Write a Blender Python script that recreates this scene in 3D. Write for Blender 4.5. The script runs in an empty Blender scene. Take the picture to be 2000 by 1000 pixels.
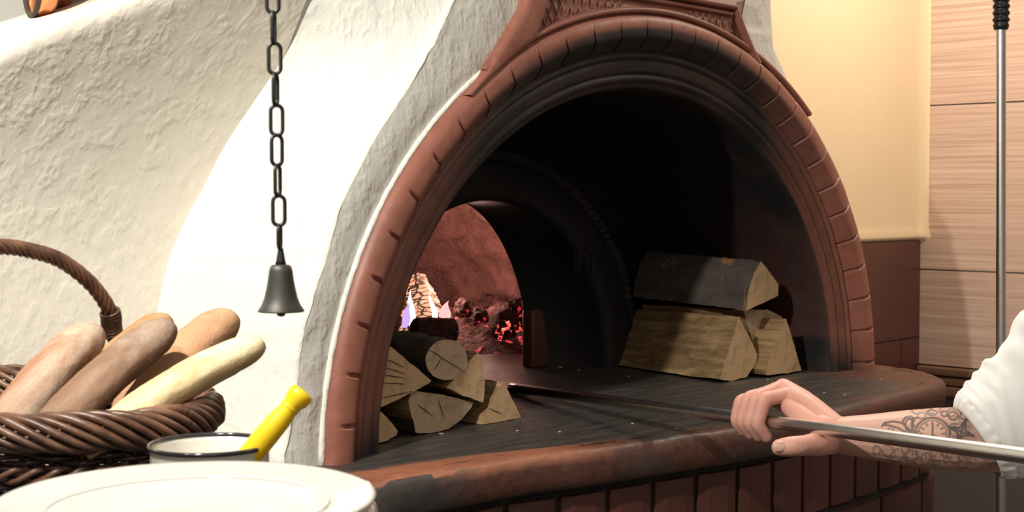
import bpy, bmesh, math, random
from mathutils import Vector, Matrix, noise
random.seed(7)
PI = math.pi
SC = bpy.context.scene
COL = SC.collection
# ------------------------------------------------------------------ camera, world, lights, exposure
F = 2778.0                       # focal length in pixels of a 2000 px wide frame
PITCH = math.atan(120/F)
CAM = Vector((0, 0, 1.42))
cd = bpy.data.cameras.new('camera'); cam = bpy.data.objects.new('camera', cd); COL.objects.link(cam)
cd.lens = F/2000*36; cd.sensor_width = 36; cd.clip_start = .05
cam.location = CAM; cam.rotation_euler = (PI/2-PITCH, 0, 0)
cd.dof.use_dof = True; cd.dof.focus_distance = 2.5; cd.dof.aperture_fstop = 14
SC.camera = cam
w = bpy.data.worlds.new('world'); SC.world = w; w.use_nodes = True
bg = w.node_tree.nodes['Background']; bg.inputs[0].default_value = (1, .90, .78, 1); bg.inputs[1].default_value = .17
SC.view_settings.view_transform = 'Standard'; SC.view_settings.look = 'None'
SC.view_settings.exposure = 0.0; SC.view_settings.gamma = 1; SC.view_settings.use_curve_mapping = False

def light(kind, name, loc, energy, color, size=.1, target=None, spot=None, blend=.5):
    l = bpy.data.lights.new(name, kind); l.energy = energy; l.color = color
    if kind == 'AREA': l.size = size
    else: l.shadow_soft_size = size
    if kind == 'SPOT': l.spot_size = math.radians(spot); l.spot_blend = blend
    o = bpy.data.objects.new(name, l); COL.objects.link(o); o.location = loc
    if target is not None:
        o.rotation_euler = (Vector(target)-Vector(loc)).to_track_quat('-Z', 'Y').to_euler()
    return o
light('SPOT', 'counter_spotlight', (-.80, .90, 2.35), 150, (1, .955, .86), .03, (.0, 2.4, 1.38), 80, .55)
light('SPOT', 'pass_lamp', (-.45, .75, 2.1), 50, (1, .93, .82), .08, (-.35, 1.15, 1.1), 75, .7)  # added spot that brightens the plates and basket
light('AREA', 'kitchen_ceiling_light', (1.9, 1.6, 2.9), 7, (1, .86, .72), .9, (1.3, 3.6, 1.3))  # unseen fill added for the right-hand side
light('SPOT', 'hearth_downlight', (.45, 2.60, 1.94), 24, (1, .90, .80), .05, (.60, 1.95, 1.02), 60, .8)  # added spot for the arm, slab front and the streak on the pole
light('AREA', 'corner_lamp', (1.28, 3.30, 2.55), 14, (1, .88, .72), .22, (1.18, 3.75, 1.5))  # added wash that lifts the yellow wall more than the arch
light('AREA', 'room_light_behind', (.3, -1.0, 2.6), 8, (1, .90, .78), 1.0, (.2, 2.6, 1.1))  # added soft fill from behind the camera

# ------------------------------------------------------------------ geometry frames
# oven frame: u along the oven face, d back into the oven, z up from the hearth slab
OX, OY, OZ = -.293, 2.1958, 1.0
C_, S_ = .6829, .7305
TH = math.atan2(S_, C_)
MO = Matrix.Translation((OX, OY, OZ)) @ Matrix.Rotation(TH, 4, 'Z')
MOI = MO.inverted()
def ray(x, y):
    return Vector((x-1000, F*math.cos(PITCH)+(500-y)*math.sin(PITCH), -F*math.sin(PITCH)+(500-y)*math.cos(PITCH)))
def at(x, y, Y):                 # world point seen at photo position x,y at distance Y
    r = ray(x, y); return CAM + r*(Y/r.y)
def face(x, y, d):               # oven-frame point on the plane at depth d
    r = MOI.to_3x3() @ ray(x, y); c = MOI @ CAM
    return c + r*((d-c.y)/r.y)
def project(p):
    q = p-CAM; f = q.y*math.cos(PITCH)-q.z*math.sin(PITCH); s = q.y*math.sin(PITCH)+q.z*math.cos(PITCH)
    return 1000+F*q.x/f, 500-F*s/f
def nz(p, s=1.0, o=3): return noise.fractal(Vector(p)*s, 1.0, 2.0, o)
def lerp(a, b, t): return a+(b-a)*t
def interp(tab, x):
    if x <= tab[0][0]: return tab[0][1]
    for (a, va), (b, vb) in zip(tab, tab[1:]):
        if x <= b: return lerp(va, vb, (x-a)/(b-a))
    return tab[-1][1]
def catmull(pts, n=6, closed=False):
    pts = [Vector(p) for p in pts]; out = []; m = len(pts)
    for i in range(m if closed else m-1):
        p0 = pts[(i-1) % m] if closed or i > 0 else pts[0]
        p1 = pts[i]; p2 = pts[(i+1) % m]
        p3 = pts[(i+2) % m] if closed or i+2 < m else pts[-1]
        for k in range(n):
            t = k/n
            out.append(.5*((2*p1)+(p2-p0)*t+(2*p0-5*p1+4*p2-p3)*t*t+(3*p1-p0-3*p2+p3)*t**3))
    if not closed: out.append(pts[-1])
    return out

# ------------------------------------------------------------------ materials
def mat(name, base=(.8, .8, .8), rough=.6, metal=0, spec=.5, **k):
    m = bpy.data.materials.new(name); m.use_nodes = True
    b = m.node_tree.nodes['Principled BSDF']
    b.inputs['Base Color'].default_value = (*base, 1); b.inputs['Roughness'].default_value = rough
    b.inputs['Metallic'].default_value = metal; b.inputs['Specular IOR Level'].default_value = spec
    return m
class NT:
    def __init__(s, m): s.m = m; s.t = m.node_tree; s.b = s.t.nodes['Principled BSDF']
    def n(s, typ, **k):
        x = s.t.nodes.new(typ)
        for a, v in k.items(): setattr(x, a, v)
        return x
    def l(s, a, b): s.t.links.new(a, b)
    def coord(s, scale=(1, 1, 1), kind='Object'):
        c = s.n('ShaderNodeTexCoord'); mp = s.n('ShaderNodeMapping'); mp.inputs['Scale'].default_value = scale
        s.l(c.outputs[kind], mp.inputs[0]); return mp.outputs[0]
    def noise(s, co, scale, detail=4, rough=.55, dist=0):
        x = s.n('ShaderNodeTexNoise'); x.inputs['Scale'].default_value = scale; x.inputs['Detail'].default_value = detail
        x.inputs['Roughness'].default_value = rough; x.inputs['Distortion'].default_value = dist
        s.l(co, x.inputs['Vector']); return x.outputs['Fac']
    def ramp(s, f, stops):
        x = s.n('ShaderNodeValToRGB'); r = x.color_ramp
        while len(r.elements) < len(stops): r.elements.new(.5)
        for e, (p, c) in zip(r.elements, stops):
            e.position = p; e.color = (*c, 1) if not isinstance(c, (int, float)) else (c, c, c, 1)
        s.l(f, x.inputs[0]); return x.outputs[0]
    def mix(s, f, a, b, mode='MIX'):
        x = s.n('ShaderNodeMix', data_type='RGBA', blend_type=mode)
        for i, v in ((0, f), (6, a), (7, b)):
            if isinstance(v, (int, float)): x.inputs[i].default_value = v
            elif isinstance(v, tuple): x.inputs[i].default_value = (*v, 1)
            else: s.l(v, x.inputs[i])
        return x.outputs[2]
    def math(s, op, a, b=0.0, c=None, clamp=False):
        x = s.n('ShaderNodeMath', operation=op); x.use_clamp = clamp
        for i, v in ((0, a), (1, b)) + (((2, c),) if c is not None else ()):
            if isinstance(v, (int, float)): x.inputs[i].default_value = v
            else: s.l(v, x.inputs[i])
        return x.outputs[0]
    def bump(s, h, strength=.5, dist=.01):
        x = s.n('ShaderNodeBump'); x.inputs['Strength'].default_value = strength; x.inputs['Distance'].default_value = dist
        s.l(h, x.inputs['Height']); s.l(x.outputs[0], s.b.inputs['Normal']); return x
    def base(s, c): s.l(c, s.b.inputs['Base Color'])
    def mr(s, v, a, b, c=0.0, d=1.0):
        x = s.n('ShaderNodeMapRange'); x.interpolation_type = 'SMOOTHSTEP'
        s.l(v, x.inputs[0])
        for i, q in zip((1, 2, 3, 4), (a, b, c, d)): x.inputs[i].default_value = q
        return x.outputs[0]

def stucco(name, col, b1=.5, fine=1.0):
    m = mat(name, col, .62, spec=.35); t = NT(m); co = t.coord()
    cs = t.coord((1, 1, .7)); a = t.noise(cs, 30, 3, .5); b = t.noise(cs, 105*fine, 3, .5); v = t.n('ShaderNodeTexVoronoi'); v.inputs['Scale'].default_value = 75; t.l(cs, v.inputs['Vector'])
    pit = t.math('MULTIPLY', t.ramp(v.outputs['Distance'], [(.05, 0), (.5, 1)]), t.ramp(a, [(.45, 0), (.6, .5)]))
    h = t.math('ADD', t.math('MULTIPLY', a, .75), t.math('ADD', t.math('MULTIPLY', b, .5), pit)); h = t.math('ADD', h, t.math('MULTIPLY', t.noise(co, 9, 2), .8))
    t.bump(h, b1, .0036)
    t.base(t.mix(t.noise(co, 3.0, 3), tuple(c*.95 for c in col), tuple(min(1, c*1.04) for c in col)))
    return m
M = {}
M['stucco'] = stucco('rough_white_plaster', (.90, .84, .73), .45)
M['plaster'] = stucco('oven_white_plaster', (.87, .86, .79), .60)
M['trowel'] = stucco('oven_trowelled_plaster', (.66, .645, .59), .60)  # same plaster as the flank, greyed to put its shade in the colour
M['yellow'] = stucco('yellow_painted_plaster', (.93, .74, .48), .12)

def terracotta():
    m = mat('terracotta', (.3, .1, .06), .55, spec=.45); t = NT(m); co = t.coord()
    n1 = t.noise(co, 7, 5); n2 = t.noise(co, 45, 4, .6)
    c = t.ramp(n1, [(.3, (.23, .080, .055)), (.55, (.33, .125, .086)), (.75, (.27, .096, .066))])
    c = t.mix(t.ramp(n2, [(.45, 0), (.75, .35)]), c, (.42, .20, .15))
    # soot: the inner mouldings and the crown of the arch are blackened; attribute painted on the mesh
    a = t.n('ShaderNodeAttribute', attribute_name='soot')
    s = t.math('ADD', a.outputs['Fac'], t.math('MULTIPLY', t.math('SUBTRACT', n1, .5), .5), clamp=True)
    t.base(t.mix(s, c, (.011, .0105, .012)))
    t.bump(t.math('ADD', n2, t.math('MULTIPLY', n1, .6)), .18, .004)
    t.l(t.mr(s, 0, 1, .48, .62), t.b.inputs['Roughness'])
    return m
M['terra'] = terracotta()
def soot():
    m = mat('sooty_fireclay', (.02, .018, .018), .6, spec=.4); t = NT(m); co = t.coord()
    n1 = t.noise(co, 6, 4); n2 = t.noise(co, 40, 4)
    a = t.n('ShaderNodeAttribute', attribute_name='soot')
    s = t.math('ADD', a.outputs['Fac'], t.math('MULTIPLY', t.math('SUBTRACT', n1, .5), .35), clamp=True)
    t.base(t.mix(s, (.115, .036, .026), (.011, .011, .013))); t.bump(n2, .25, .004)
    return m
M['soot'] = soot()
def slabmat():
    m = mat('burnt_clay_slab', (.05, .04, .035), .45, spec=.5); t = NT(m); co = t.coord()
    n1 = t.noise(co, 5, 6, .6, .4); n2 = t.noise(co, 50, 4, .65)
    st = t.noise(t.coord((3, 22, 3)), 2.2, 5, .6)
    top = t.ramp(st, [(.3, (.030, .026, .025)), (.55, (.060, .052, .048)), (.78, (.105, .092, .084))])
    a = t.n('ShaderNodeAttribute', attribute_name='soot')
    s = t.math('ADD', a.outputs['Fac'], t.math('MULTIPLY', t.math('SUBTRACT', n1, .5), .8), clamp=True)
    clay = t.mix(t.ramp(n2, [(.35, 0), (.65, 1)]), (.085, .036, .027), (.14, .055, .038))
    og = t.n('ShaderNodeAttribute', attribute_name='chipped')
    clay = t.mix(t.math('ADD', og.outputs['Fac'], t.math('MULTIPLY', t.math('SUBTRACT', n1, .5), 1.2), clamp=True), clay, t.mix(n2, (.30, .105, .055), (.42, .17, .10)))
    t.base(t.mix(t.ramp(s, [(.42, 0), (.60, 1)]), clay, top))
    t.l(t.ramp(n2, [(.3, .36), (.7, .58)]), t.b.inputs['Roughness'])
    t.bump(t.math('ADD', n2, n1), .30, .005)
    return m
M['slab'] = slabmat()
def brickmat():
    m = mat('red_base_brick', (.16, .06, .045), .5); t = NT(m); co = t.coord(); n = t.noise(co, 9, 4)
    t.base(t.ramp(n, [(.3, (.070, .026, .021)), (.7, (.120, .043, .032))])); t.bump(t.noise(co, 60, 3), .15, .003); return m
M['brick'] = brickmat()
M['mortar'] = mat('dark_mortar', (.030, .028, .026), .85)
def woodend(name, a, b):
    m = mat(name, a, .75, spec=.2); t = NT(m); co = t.coord()
    w_ = t.n('ShaderNodeTexWave', wave_type='RINGS', rings_direction='Y'); w_.inputs['Scale'].default_value = 38
    w_.inputs['Distortion'].default_value = 2.5; w_.inputs['Detail'].default_value = 3; t.l(co, w_.inputs['Vector'])
    n = t.noise(co, 30, 5, .6); n2 = t.noise(co, 170, 3)
    c = t.mix(t.math('MULTIPLY', w_.outputs['Fac'], .12), a, b)
    c = t.mix(t.ramp(n, [(.48, 0), (.72, .7)]), c, tuple(q*.55 for q in b))
    # drying cracks that run out from the heart
    v = t.n('ShaderNodeTexVoronoi', feature='DISTANCE_TO_EDGE'); v.inputs['Scale'].default_value = 11
    t.l(t.coord((1, 1, .35)), v.inputs['Vector'])
    t.base(c); t.bump(t.math('ADD', n, n2), .25, .003); return m
M['end'] = woodend('split_wood_end', (.55, .38, .22), (.40, .25, .13))
M['endpale'] = woodend('pale_wood_end', (.50, .38, .26), (.36, .25, .16))
def woodside(name, a, b, k=1):
    m = mat(name, a, .7, spec=.25); t = NT(m); co = t.coord((42, 1.6, 42))
    n = t.noise(co, 1.2*k, 6, .6, .3); n3 = t.noise(t.coord((6, 4, 6)), 2.5, 3)
    c = t.ramp(n, [(.3, tuple(q*.55 for q in b)), (.48, b), (.62, a), (.8, tuple(min(1, q*1.15) for q in a))])
    c = t.mix(t.ramp(n3, [(.5, 0), (.68, .6)]), c, tuple(q*.5 for q in b))
    t.base(c); t.bump(n, .35, .004); return m
M['side'] = woodside('split_wood_side', (.42, .28, .145), (.28, .175, .085))
def bark(name, a, b, patch):
    m = mat(name, a, .85, spec=.2); t = NT(m); n = t.noise(t.coord((12, 5, 12)), 2, 6, .65, .6); n2 = t.noise(t.coord((1, 1.6, .5)), 11, 4, .6, .8)
    c = t.ramp(n, [(.3, a), (.7, b)])
    if patch: c = t.mix(t.ramp(n2, [(.60, 0), (.66, 1)]), c, patch)
    t.base(c); t.bump(t.math('ADD', n, n2), .6, .006); return m
M['bark'] = bark('grey_brown_bark', (.055, .045, .040), (.11, .088, .075), (.24, .13, .055))
M['barkdark'] = bark('dark_bark', (.035, .026, .020), (.085, .062, .046), None)
M['crack'] = mat('wood_crack', (.06, .035, .02), .9)
M['iron'] = mat('black_iron', (.028, .028, .028), .42, .6)
M['bellmetal'] = mat('dull_dark_bell_metal', (.060, .058, .052), .48, .55)
def steel():
    m = mat('brushed_steel', (.62, .60, .57), .22, 1); t = NT(m); n = t.noise(t.coord((1, 1, 1)), 60, 4)
    t.l(t.ramp(n, [(.3, .30), (.7, .34)]), t.b.inputs['Roughness'])
    a = t.n('ShaderNodeAttribute', attribute_name='soot')
    t.base(t.mix(a.outputs['Fac'], (.78, .76, .72), (.035, .03, .028))); return m
M['steel'] = steel()
M['rubber'] = mat('black_rubber', (.012, .012, .012), .38)
M['enamel'] = mat('white_enamel', (.80, .78, .72), .15)
M['rimblue'] = mat('dark_enamel_rim', (.06, .06, .07), .12, .5)
M['china'] = mat('white_china', (.86, .84, .80), .10)
def yel():
    m = mat('yellow_plastic', (.95, .66, .015), .3); m.node_tree.nodes['Principled BSDF'].inputs['Subsurface Weight'].default_value = .1; return m
M['yplastic'] = yel()
def wicker():
    m = mat('brown_wicker', (.12, .05, .03), .33); t = NT(m); n = t.noise(t.coord(), 35, 3)
    t.base(t.ramp(n, [(.3, (.060, .028, .018)), (.7, (.20, .105, .065))])); t.bump(t.noise(t.coord(), 260, 2), .2, .001); return m
M['wicker'] = wicker()
M['wickerdark'] = mat('dark_wicker', (.035, .017, .012), .22)
def bread(name, crust, flour, amt, dark=None):
    m = mat(name, crust, .75, spec=.25); t = NT(m); co = t.coord(); st = t.coord((1, .35, 1))
    n1 = t.noise(st, 10, 5, .6, .9); n2 = t.noise(co, 240, 3, .6); n3 = t.noise(st, 7, 3)
    c = t.mix(t.ramp(n3, [(.35, 0), (.65, 1)]), crust, dark or tuple(q*.72 for q in crust))
    f = t.math('MULTIPLY', t.ramp(n1, [(.60-amt*.35, 0), (.70-amt*.3, 1)]), t.ramp(n2, [(.35, .7), (.6, 1)]))
    t.base(t.mix(t.math('MULTIPLY', f, .85), c, flour)); t.bump(t.math('ADD', n2, t.math('MULTIPLY', n1, 1.5)), .35, .002); return m
M['b1'] = bread('floured_crust', (.30, .155, .09), (.44, .35, .27), .55)
M['b3'] = bread('dark_floured_crust', (.22, .115, .065), (.31, .235, .18), .42, (.13, .088, .065))
M['b2'] = bread('golden_crust', (.42, .23, .10), (.48, .34, .2), .25)
M['b4'] = bread('tan_crust', (.50, .28, .155), (.56, .39, .25), .25)
M['b5'] = bread('pale_crust', (.62, .46, .25), (.74, .64, .43), .45, (.42, .26, .115))
def skin():
    m = mat('skin', (.62, .33, .25), .5, spec=.35); t = NT(m); co = t.coord()
    a = t.n('ShaderNodeAttribute', attribute_name='ink'); r = t.n('ShaderNodeAttribute', attribute_name='red')
    n = t.noise(co, 35, 3); c = t.mix(n, (.60, .35, .26), (.66, .40, .31))
    c = t.mix(r.outputs['Fac'], c, (.66, .27, .23))
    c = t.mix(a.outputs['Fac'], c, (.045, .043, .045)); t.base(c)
    t.b.inputs['Subsurface Weight'].default_value = .12; t.b.inputs['Subsurface Radius'].default_value = (.012, .004, .002); t.b.inputs['Subsurface Scale'].default_value = .6
    t.bump(t.noise(co, 260, 3), .12, .001); return m
M['skin'] = skin()
M['nail'] = mat('thumbnail', (.56, .34, .26), .35)
def cloth():
    m = mat('white_jacket_cloth', (.82, .80, .77), .8, spec=.2); t = NT(m); t.bump(t.noise(t.coord(), 14, 2), .25, .01); return m
M['cloth'] = cloth()
def tilemat():
    m = mat('striped_beige_tile', (.6, .4, .3), .3); t = NT(m); n = t.noise(t.coord((1.2, 1.2, 75)), 1.6, 5, .6); n2 = t.noise(t.coord((1.6, 1.6, 150)), 2, 4, .6)
    c = t.ramp(n, [(.3, (.50, .325, .25)), (.5, (.64, .45, .36)), (.68, (.74, .56, .46))])
    c = t.mix(t.ramp(n2, [(.55, 0), (.7, .55)]), c, (.48, .29, .21)); t.base(c); return m
M['tile'] = tilemat()
M['ledge'] = mat('brown_ledge_wood', (.22, .12, .075), .5)
M['browntile'] = mat('dark_brown_tile', (.105, .034, .026), .32)
M['grout'] = mat('grey_grout', (.20, .17, .15), .8)
M['copper'] = mat('copper', (.75, .32, .14), .3, .9)
M['tin'] = mat('polished_tin', (.55, .58, .62), .22, .9)
M['floor'] = mat('grey_floor_tile', (.14, .125, .115), .5)
M['white'] = mat('white_wall_paint', (.88, .87, .82), .7)
def domemat():
    m = mat('glowing_hot_dome_brick', (.40, .15, .11), .9, spec=.1); t = NT(m); co = t.coord(); n = t.noise(co, 22, 7, .7, .5); n2 = t.noise(co, 90, 4, .7)
    t.base(t.ramp(n, [(.3, (.20, .10, .085)), (.6, (.42, .23, .19))])); t.bump(t.math('ADD', n, n2), .8, .02); return m  # plain reddish brick colour, no emission
M['dome'] = domemat()
def embermat(name, scale, thr, strength, col=(1, .07, .05), hot=(1, .55, .40)):
    m = mat(name, (.03, .018, .016), .9); t = NT(m); co = t.coord(); n = t.noise(co, scale, 4, .6, .6); n2 = t.noise(co, scale*4, 3)
    f = t.ramp(n, [(thr, 0), (thr+.10, 1)])
    t.l(t.mix(t.ramp(n2, [(.5, 0), (.7, 1)]), col, hot), t.b.inputs['Emission Color'])
    t.l(t.math('MULTIPLY', f, strength), t.b.inputs['Emission Strength'])
    t.base(t.ramp(n2, [(.35, (.020, .013, .012)), (.7, (.16, .065, .05))])); t.bump(t.math('ADD', n, n2), .8, .02); return m
M['ember'] = embermat('ember_bed', 17, .59, 1.0, (1, .05, .07), (1, .35, .35))
M['coal'] = embermat('coal_glow', 42, .52, 1.8)
M['char'] = embermat('charred_log', 26, .70, 1.2)
def burning():
    m = mat('burning_wood', (.05, .03, .02), .9); t = NT(m); co = t.coord((20, 52, 20))
    v = t.n('ShaderNodeTexVoronoi', feature='DISTANCE_TO_EDGE'); v.inputs['Scale'].default_value = 1.3; v.inputs['Randomness'].default_value = .55; t.l(co, v.inputs['Vector'])
    f = t.ramp(v.outputs['Distance'], [(.06, 0), (.16, 1)])
    n = t.noise(t.coord(), 20, 2)
    t.l(t.mix(n, (1, .34, .16), (1, .62, .40)), t.b.inputs['Emission Color'])
    t.l(t.math('ADD', t.math('MULTIPLY', f, 1.05), .03), t.b.inputs['Emission Strength']); return m
M['burn'] = burning()
def flame(name, c, s):
    m = mat(name, (0, 0, 0), 1, spec=0); b = m.node_tree.nodes['Principled BSDF']
    b.inputs['Emission Color'].default_value = (*c, 1); b.inputs['Emission Strength'].default_value = s; return m
M['flameblue'] = flame('violet_flame', (.62, .42, .95), 1.1)
M['flamepink'] = flame('pink_flame', (1, .42, .38), 1.5)
M['flamewhite'] = flame('white_flame', (1, .86, .88), 1.6)
M['flake'] = mat('pale_wood_flake', (.6, .52, .42), .8)

# ------------------------------------------------------------------ mesh helpers
def mesh_obj(name, verts, faces, m, parent=None, smooth=True, mw=None, mats=None, fm=None, attr=None):
    me = bpy.data.meshes.new(name); me.from_pydata([tuple(v) for v in verts], [], faces)
    for x in (mats or [m]): me.materials.append(x)
    if fm:
        for p, i in zip(me.polygons, fm): p.material_index = i
    if attr:
        for an, vals in attr.items():
            a = me.attributes.new(an, 'FLOAT', 'POINT'); a.data.foreach_set('value', vals)
    bm = bmesh.new(); bm.from_mesh(me); bmesh.ops.recalc_face_normals(bm, faces=bm.faces); bm.to_mesh(me); bm.free()
    if smooth: me.shade_smooth()
    o = bpy.data.objects.new(name, me); COL.objects.link(o)
    if parent is not None: o.parent = parent
    if mw is not None: o.matrix_local = mw
    return o
def tag(o, label, cat, group=None, kind=None):
    if label: o['label'] = label
    if cat: o['category'] = cat
    if group: o['group'] = group
    if kind: o['kind'] = kind
    return o
def empty(name, label, cat, mw=None, loc=None, group=None):
    o = bpy.data.objects.new(name, None); COL.objects.link(o); o.empty_display_size = .05
    if mw is not None: o.matrix_world = mw
    if loc is not None: o.location = loc
    return tag(o, label, cat, group)
class G:                          # collects geometry for one mesh
    def __init__(s): s.v = []; s.f = []; s.m = []
    def add(s, v, f, mi=0):
        n = len(s.v); s.v += [Vector(x) for x in v]; s.f += [tuple(i+n for i in q) for q in f]; s.m += [mi]*len(f)
    def rings(s, rs, closed=True, cap=(True, True), mi=0):
        n = len(rs[0]); v = [p for r in rs for p in r]; f = []
        for i in range(len(rs)-1):
            for j in range(n if closed else n-1):
                k = (j+1) % n; f.append((i*n+j, i*n+k, (i+1)*n+k, (i+1)*n+j))
        if closed and cap[0]: f.append(tuple(range(n))[::-1])
        if closed and cap[1]: f.append(tuple((len(rs)-1)*n+j for j in range(n)))
        s.add(v, f, mi)
    def tube(s, pts, r, n=8, mi=0, closed=False, cap=True, flat=None):
        pts = [Vector(p) for p in pts]; m = len(pts); rs = []; up = None
        for i, p in enumerate(pts):
            a = pts[(i-1) % m] if closed or i else pts[0]; b = pts[(i+1) % m] if closed or i < m-1 else pts[-1]
            t = (b-a).normalized()
            if up is None: up = Vector((0, 0, 1)) if abs(t.z) < .9 else Vector((1, 0, 0))
            x = t.cross(up).normalized(); y = x.cross(t).normalized(); up = y
            rr = r[i] if isinstance(r, (list, tuple)) else r
            rs.append([p+x*math.cos(2*PI*k/n)*rr+y*math.sin(2*PI*k/n)*rr for k in range(n)])
        if closed: rs.append(rs[0])
        s.rings(rs, cap=(cap and not closed, cap and not closed), mi=mi)
    def box(s, lo, hi, mi=0, bev=0):
        x0, y0, z0 = lo; x1, y1, z1 = hi
        bm = bmesh.new(); bmesh.ops.create_cube(bm, size=1)
        for v in bm.verts: v.co = Vector((lerp(x0, x1, v.co.x+.5), lerp(y0, y1, v.co.y+.5), lerp(z0, z1, v.co.z+.5)))
        if bev: bmesh.ops.bevel(bm, geom=bm.edges[:], offset=bev, segments=2, affect='EDGES', profile=.6)
        bm.verts.index_update(); s.add([v.co.copy() for v in bm.verts], [tuple(v.index for v in q.verts) for q in bm.faces], mi); bm.free()
    def lathe(s, prof, c=(0, 0, 0), n=48, mi=0, axis=None, cap=(False, False)):
        c = Vector(c); R = Matrix.Identity(3) if axis is None else Vector((0, 0, 1)).rotation_difference(Vector(axis).normalized()).to_matrix()
        s.rings([[c+R @ Vector((r*math.cos(2*PI*k/n), r*math.sin(2*PI*k/n), z)) for k in range(n)] for r, z in prof], cap=cap, mi=mi)
    def build(s, name, m, parent=None, mw=None, smooth=True, attr=None, origin=None, mats=None, label=None):
        vs = s.v
        if origin is not None:
            origin = Vector(origin); vs = [v-origin for v in vs]; mw = Matrix.Translation(origin)
        o = mesh_obj(name, vs, s.f, m, parent, smooth, mw, mats, s.m if mats else None, attr)
        if label: o['label'] = label
        return o

# ------------------------------------------------------------------ setting
DW = .30                          # depth of the wall plane behind the oven face
def wall_d(z): return DW - .95*max(0, min(z, .60)-.25)**2 - .665*max(0, z-.60)  # upper part leans forward, shaped so that it falls darker
def struct(o): o['kind'] = 'structure'; return o
# crease where the oven body meets the left wall
CR = [(560, 0), (552, 60), (538, 105), (480, 210), (400, 370), (340, 490), (315, 600), (306, 720), (302, 900), (300, 1000)]
crease = []
for x, y in CR:
    d = DW
    for _ in range(8): p = face(x, y, d); d = wall_d(p.z)
    crease.append((p.z, p.x))
crease = sorted(crease); crease = [(-1.0, crease[0][1]-.02)] + crease + [(1.5, crease[-1][1]+.25)]
LE = [(890, -10), (850, 80), (790, 180), (720, 290), (665, 400), (630, 520), (592, 640), (577, 760), (553, 900)]
ledge = sorted([(face(x, y, .0).z, face(x, y, .0).x) for x, y in LE]); ledge = [(-1.0, -.10)] + ledge + [(1.5, ledge[-1][1]+.30)]
RE = [(1515, 0), (1520, 90), (1555, 170), (1600, 250), (1650, 380), (1672, 470)]
redge = sorted([(face(x, y, .0).z, face(x, y, .0).x) for x, y in RE]); redge = [(-1.0, 1.74), (0, 1.73)] + redge + [(1.5, redge[-1][1]-.0)]
# left wall
def lip_z(u):                     # top lip of the low left wall
    return interp(lip, u)
lp = []
for x, y in ((-260, 210), (-120, 140), (0, 80), (60, 50), (120, 25), (200, 0), (320, -40), (480, -80), (700, -110)):
    d = DW
    for _ in range(8): p = face(x, y, d); d = wall_d(p.z)
    lp.append((p.x, p.z-.016))
lip = sorted(lp)
g = G(); NU, NZ = 70, 60; rows = []
for i in range(NU+1):
    u = -1.5 + (1.5+max(p[1] for p in crease[:-1])+.02)*i/NU; zt = lip_z(u); r = []
    for j in range(NZ+1):
        z = -1.0+(zt+1.0)*j/NZ; r.append((u, wall_d(z)+.003*nz((u*3, 0, z*3)), z))
    dt = wall_d(zt)
    for a in (.3, .7, 1.0): r.append((u, dt+.012*a, zt+.010*math.sin(a*PI/2)))
    r.append((u, dt+.25, zt+.012)); r.append((u, dt+.25, -1.0))
    rows.append([Vector(q) for q in r])
g.rings(rows, closed=False)
struct(g.build('wall_left', M['stucco'], mw=MO))
# bright white wall of the room beyond the low wall
g = G(); g.box((-3.0, 1.15, -1), (.32, 1.25, 1.9)); struct(g.build('wall_beyond', M['white'], mw=MO, smooth=False))
light('AREA', 'shelf_lamp', MO @ Vector((-.9, .75, 1.25)), 16, (1, .95, .85), .3, MO @ Vector((-.6, 1.2, .8)))  # added light that whitens the wall behind the ledge
# yellow wall, brown dado, striped tiles
UC = face(1797, 400, DW).x
zd = face(1790, 468, DW).z
g = G(); rows = []
prof = [(DW+.06, -1.0), (DW+.05, zd-.02), (DW+.012, zd-.003), (DW-.006, zd+.004), (DW-.008, zd+.012), (DW-.002, zd+.03), (DW, zd+.05)] + [(DW, zd+.05+.1*k) for k in range(1, 14)]
nu = 12
for i in range(nu+1):
    u = lerp(1.60, UC-.03, i/nu); rows.append([Vector((u, a, z)) for a, z in prof])
for a in (.25, .5, .75, 1):       # rounded corner towards the tiled wall
    rows.append([Vector((UC-.03+.03*math.sin(a*PI/2), d-.028*(1-math.cos(a*PI/2)), z)) for d, z in prof])
g.rings(rows, closed=False); struct(g.build('wall_back', M['yellow'], mw=MO))
zj = face(1797, 657, DW).z; uj = face(1758, 700, DW).x
g = G(); g.box((1.60, DW+.004, -1), (UC, DW+.05, zd-.002), 1)
for z0, z1 in ((zj+.002, zd-.004), (zj-.26, zj-.002), (-.8, zj-.264)):
    us = [(1.60, UC-.003)] if z0 > zj-.01 else [(1.60, uj-.002), (uj+.002, UC-.003)]
    for u0, u1 in us: g.box((u0, DW-.004, z0), (u1, DW+.01, z1), 0, .0015)
struct(g.build('wall_dado', None, mw=MO, mats=[M['browntile'], M['grout']], smooth=False))
z1 = MOI @ CAM
zt1 = face(1797, 207, DW).z; zt2 = face(1797, 526, DW).z; th = zt1-zt2
g = G(); g.box((UC+.006, -2.6, -1), (UC+.10, DW+.1, 1.9), 1)
zz = [zt2+th*k for k in range(-3, 5)]
for k in range(len(zz)-1):
    za, zb = zz[k], zz[k+1]
    for j in range(5):
        d1 = DW-.002-j*.62; d0 = d1-.617
        if za < -.75: continue
        g.box((UC, d0, max(za, -.089)+.0022 if za < -.089 < zb else za+.0022), (UC+.012, d1, zb-.0022), 0, .001)
struct(g.build('wall_right', None, mw=MO, mats=[M['tile'], M['grout']], smooth=False))
g = G()
for k, (za, zb, o) in enumerate(((-.114, -.090, .030), (-.142, -.117, .026), (-.175, -.145, .032))): g.box((UC-o, -2.4, za), (UC-.001, DW-.01, zb), 0, .004)
struct(g.build('trim_1', M['ledge'], mw=MO))
g = G(); g.box((-4, -.5, -.08), (4.5, 6, 0)); struct(g.build('floor', M['floor'], smooth=False))

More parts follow.
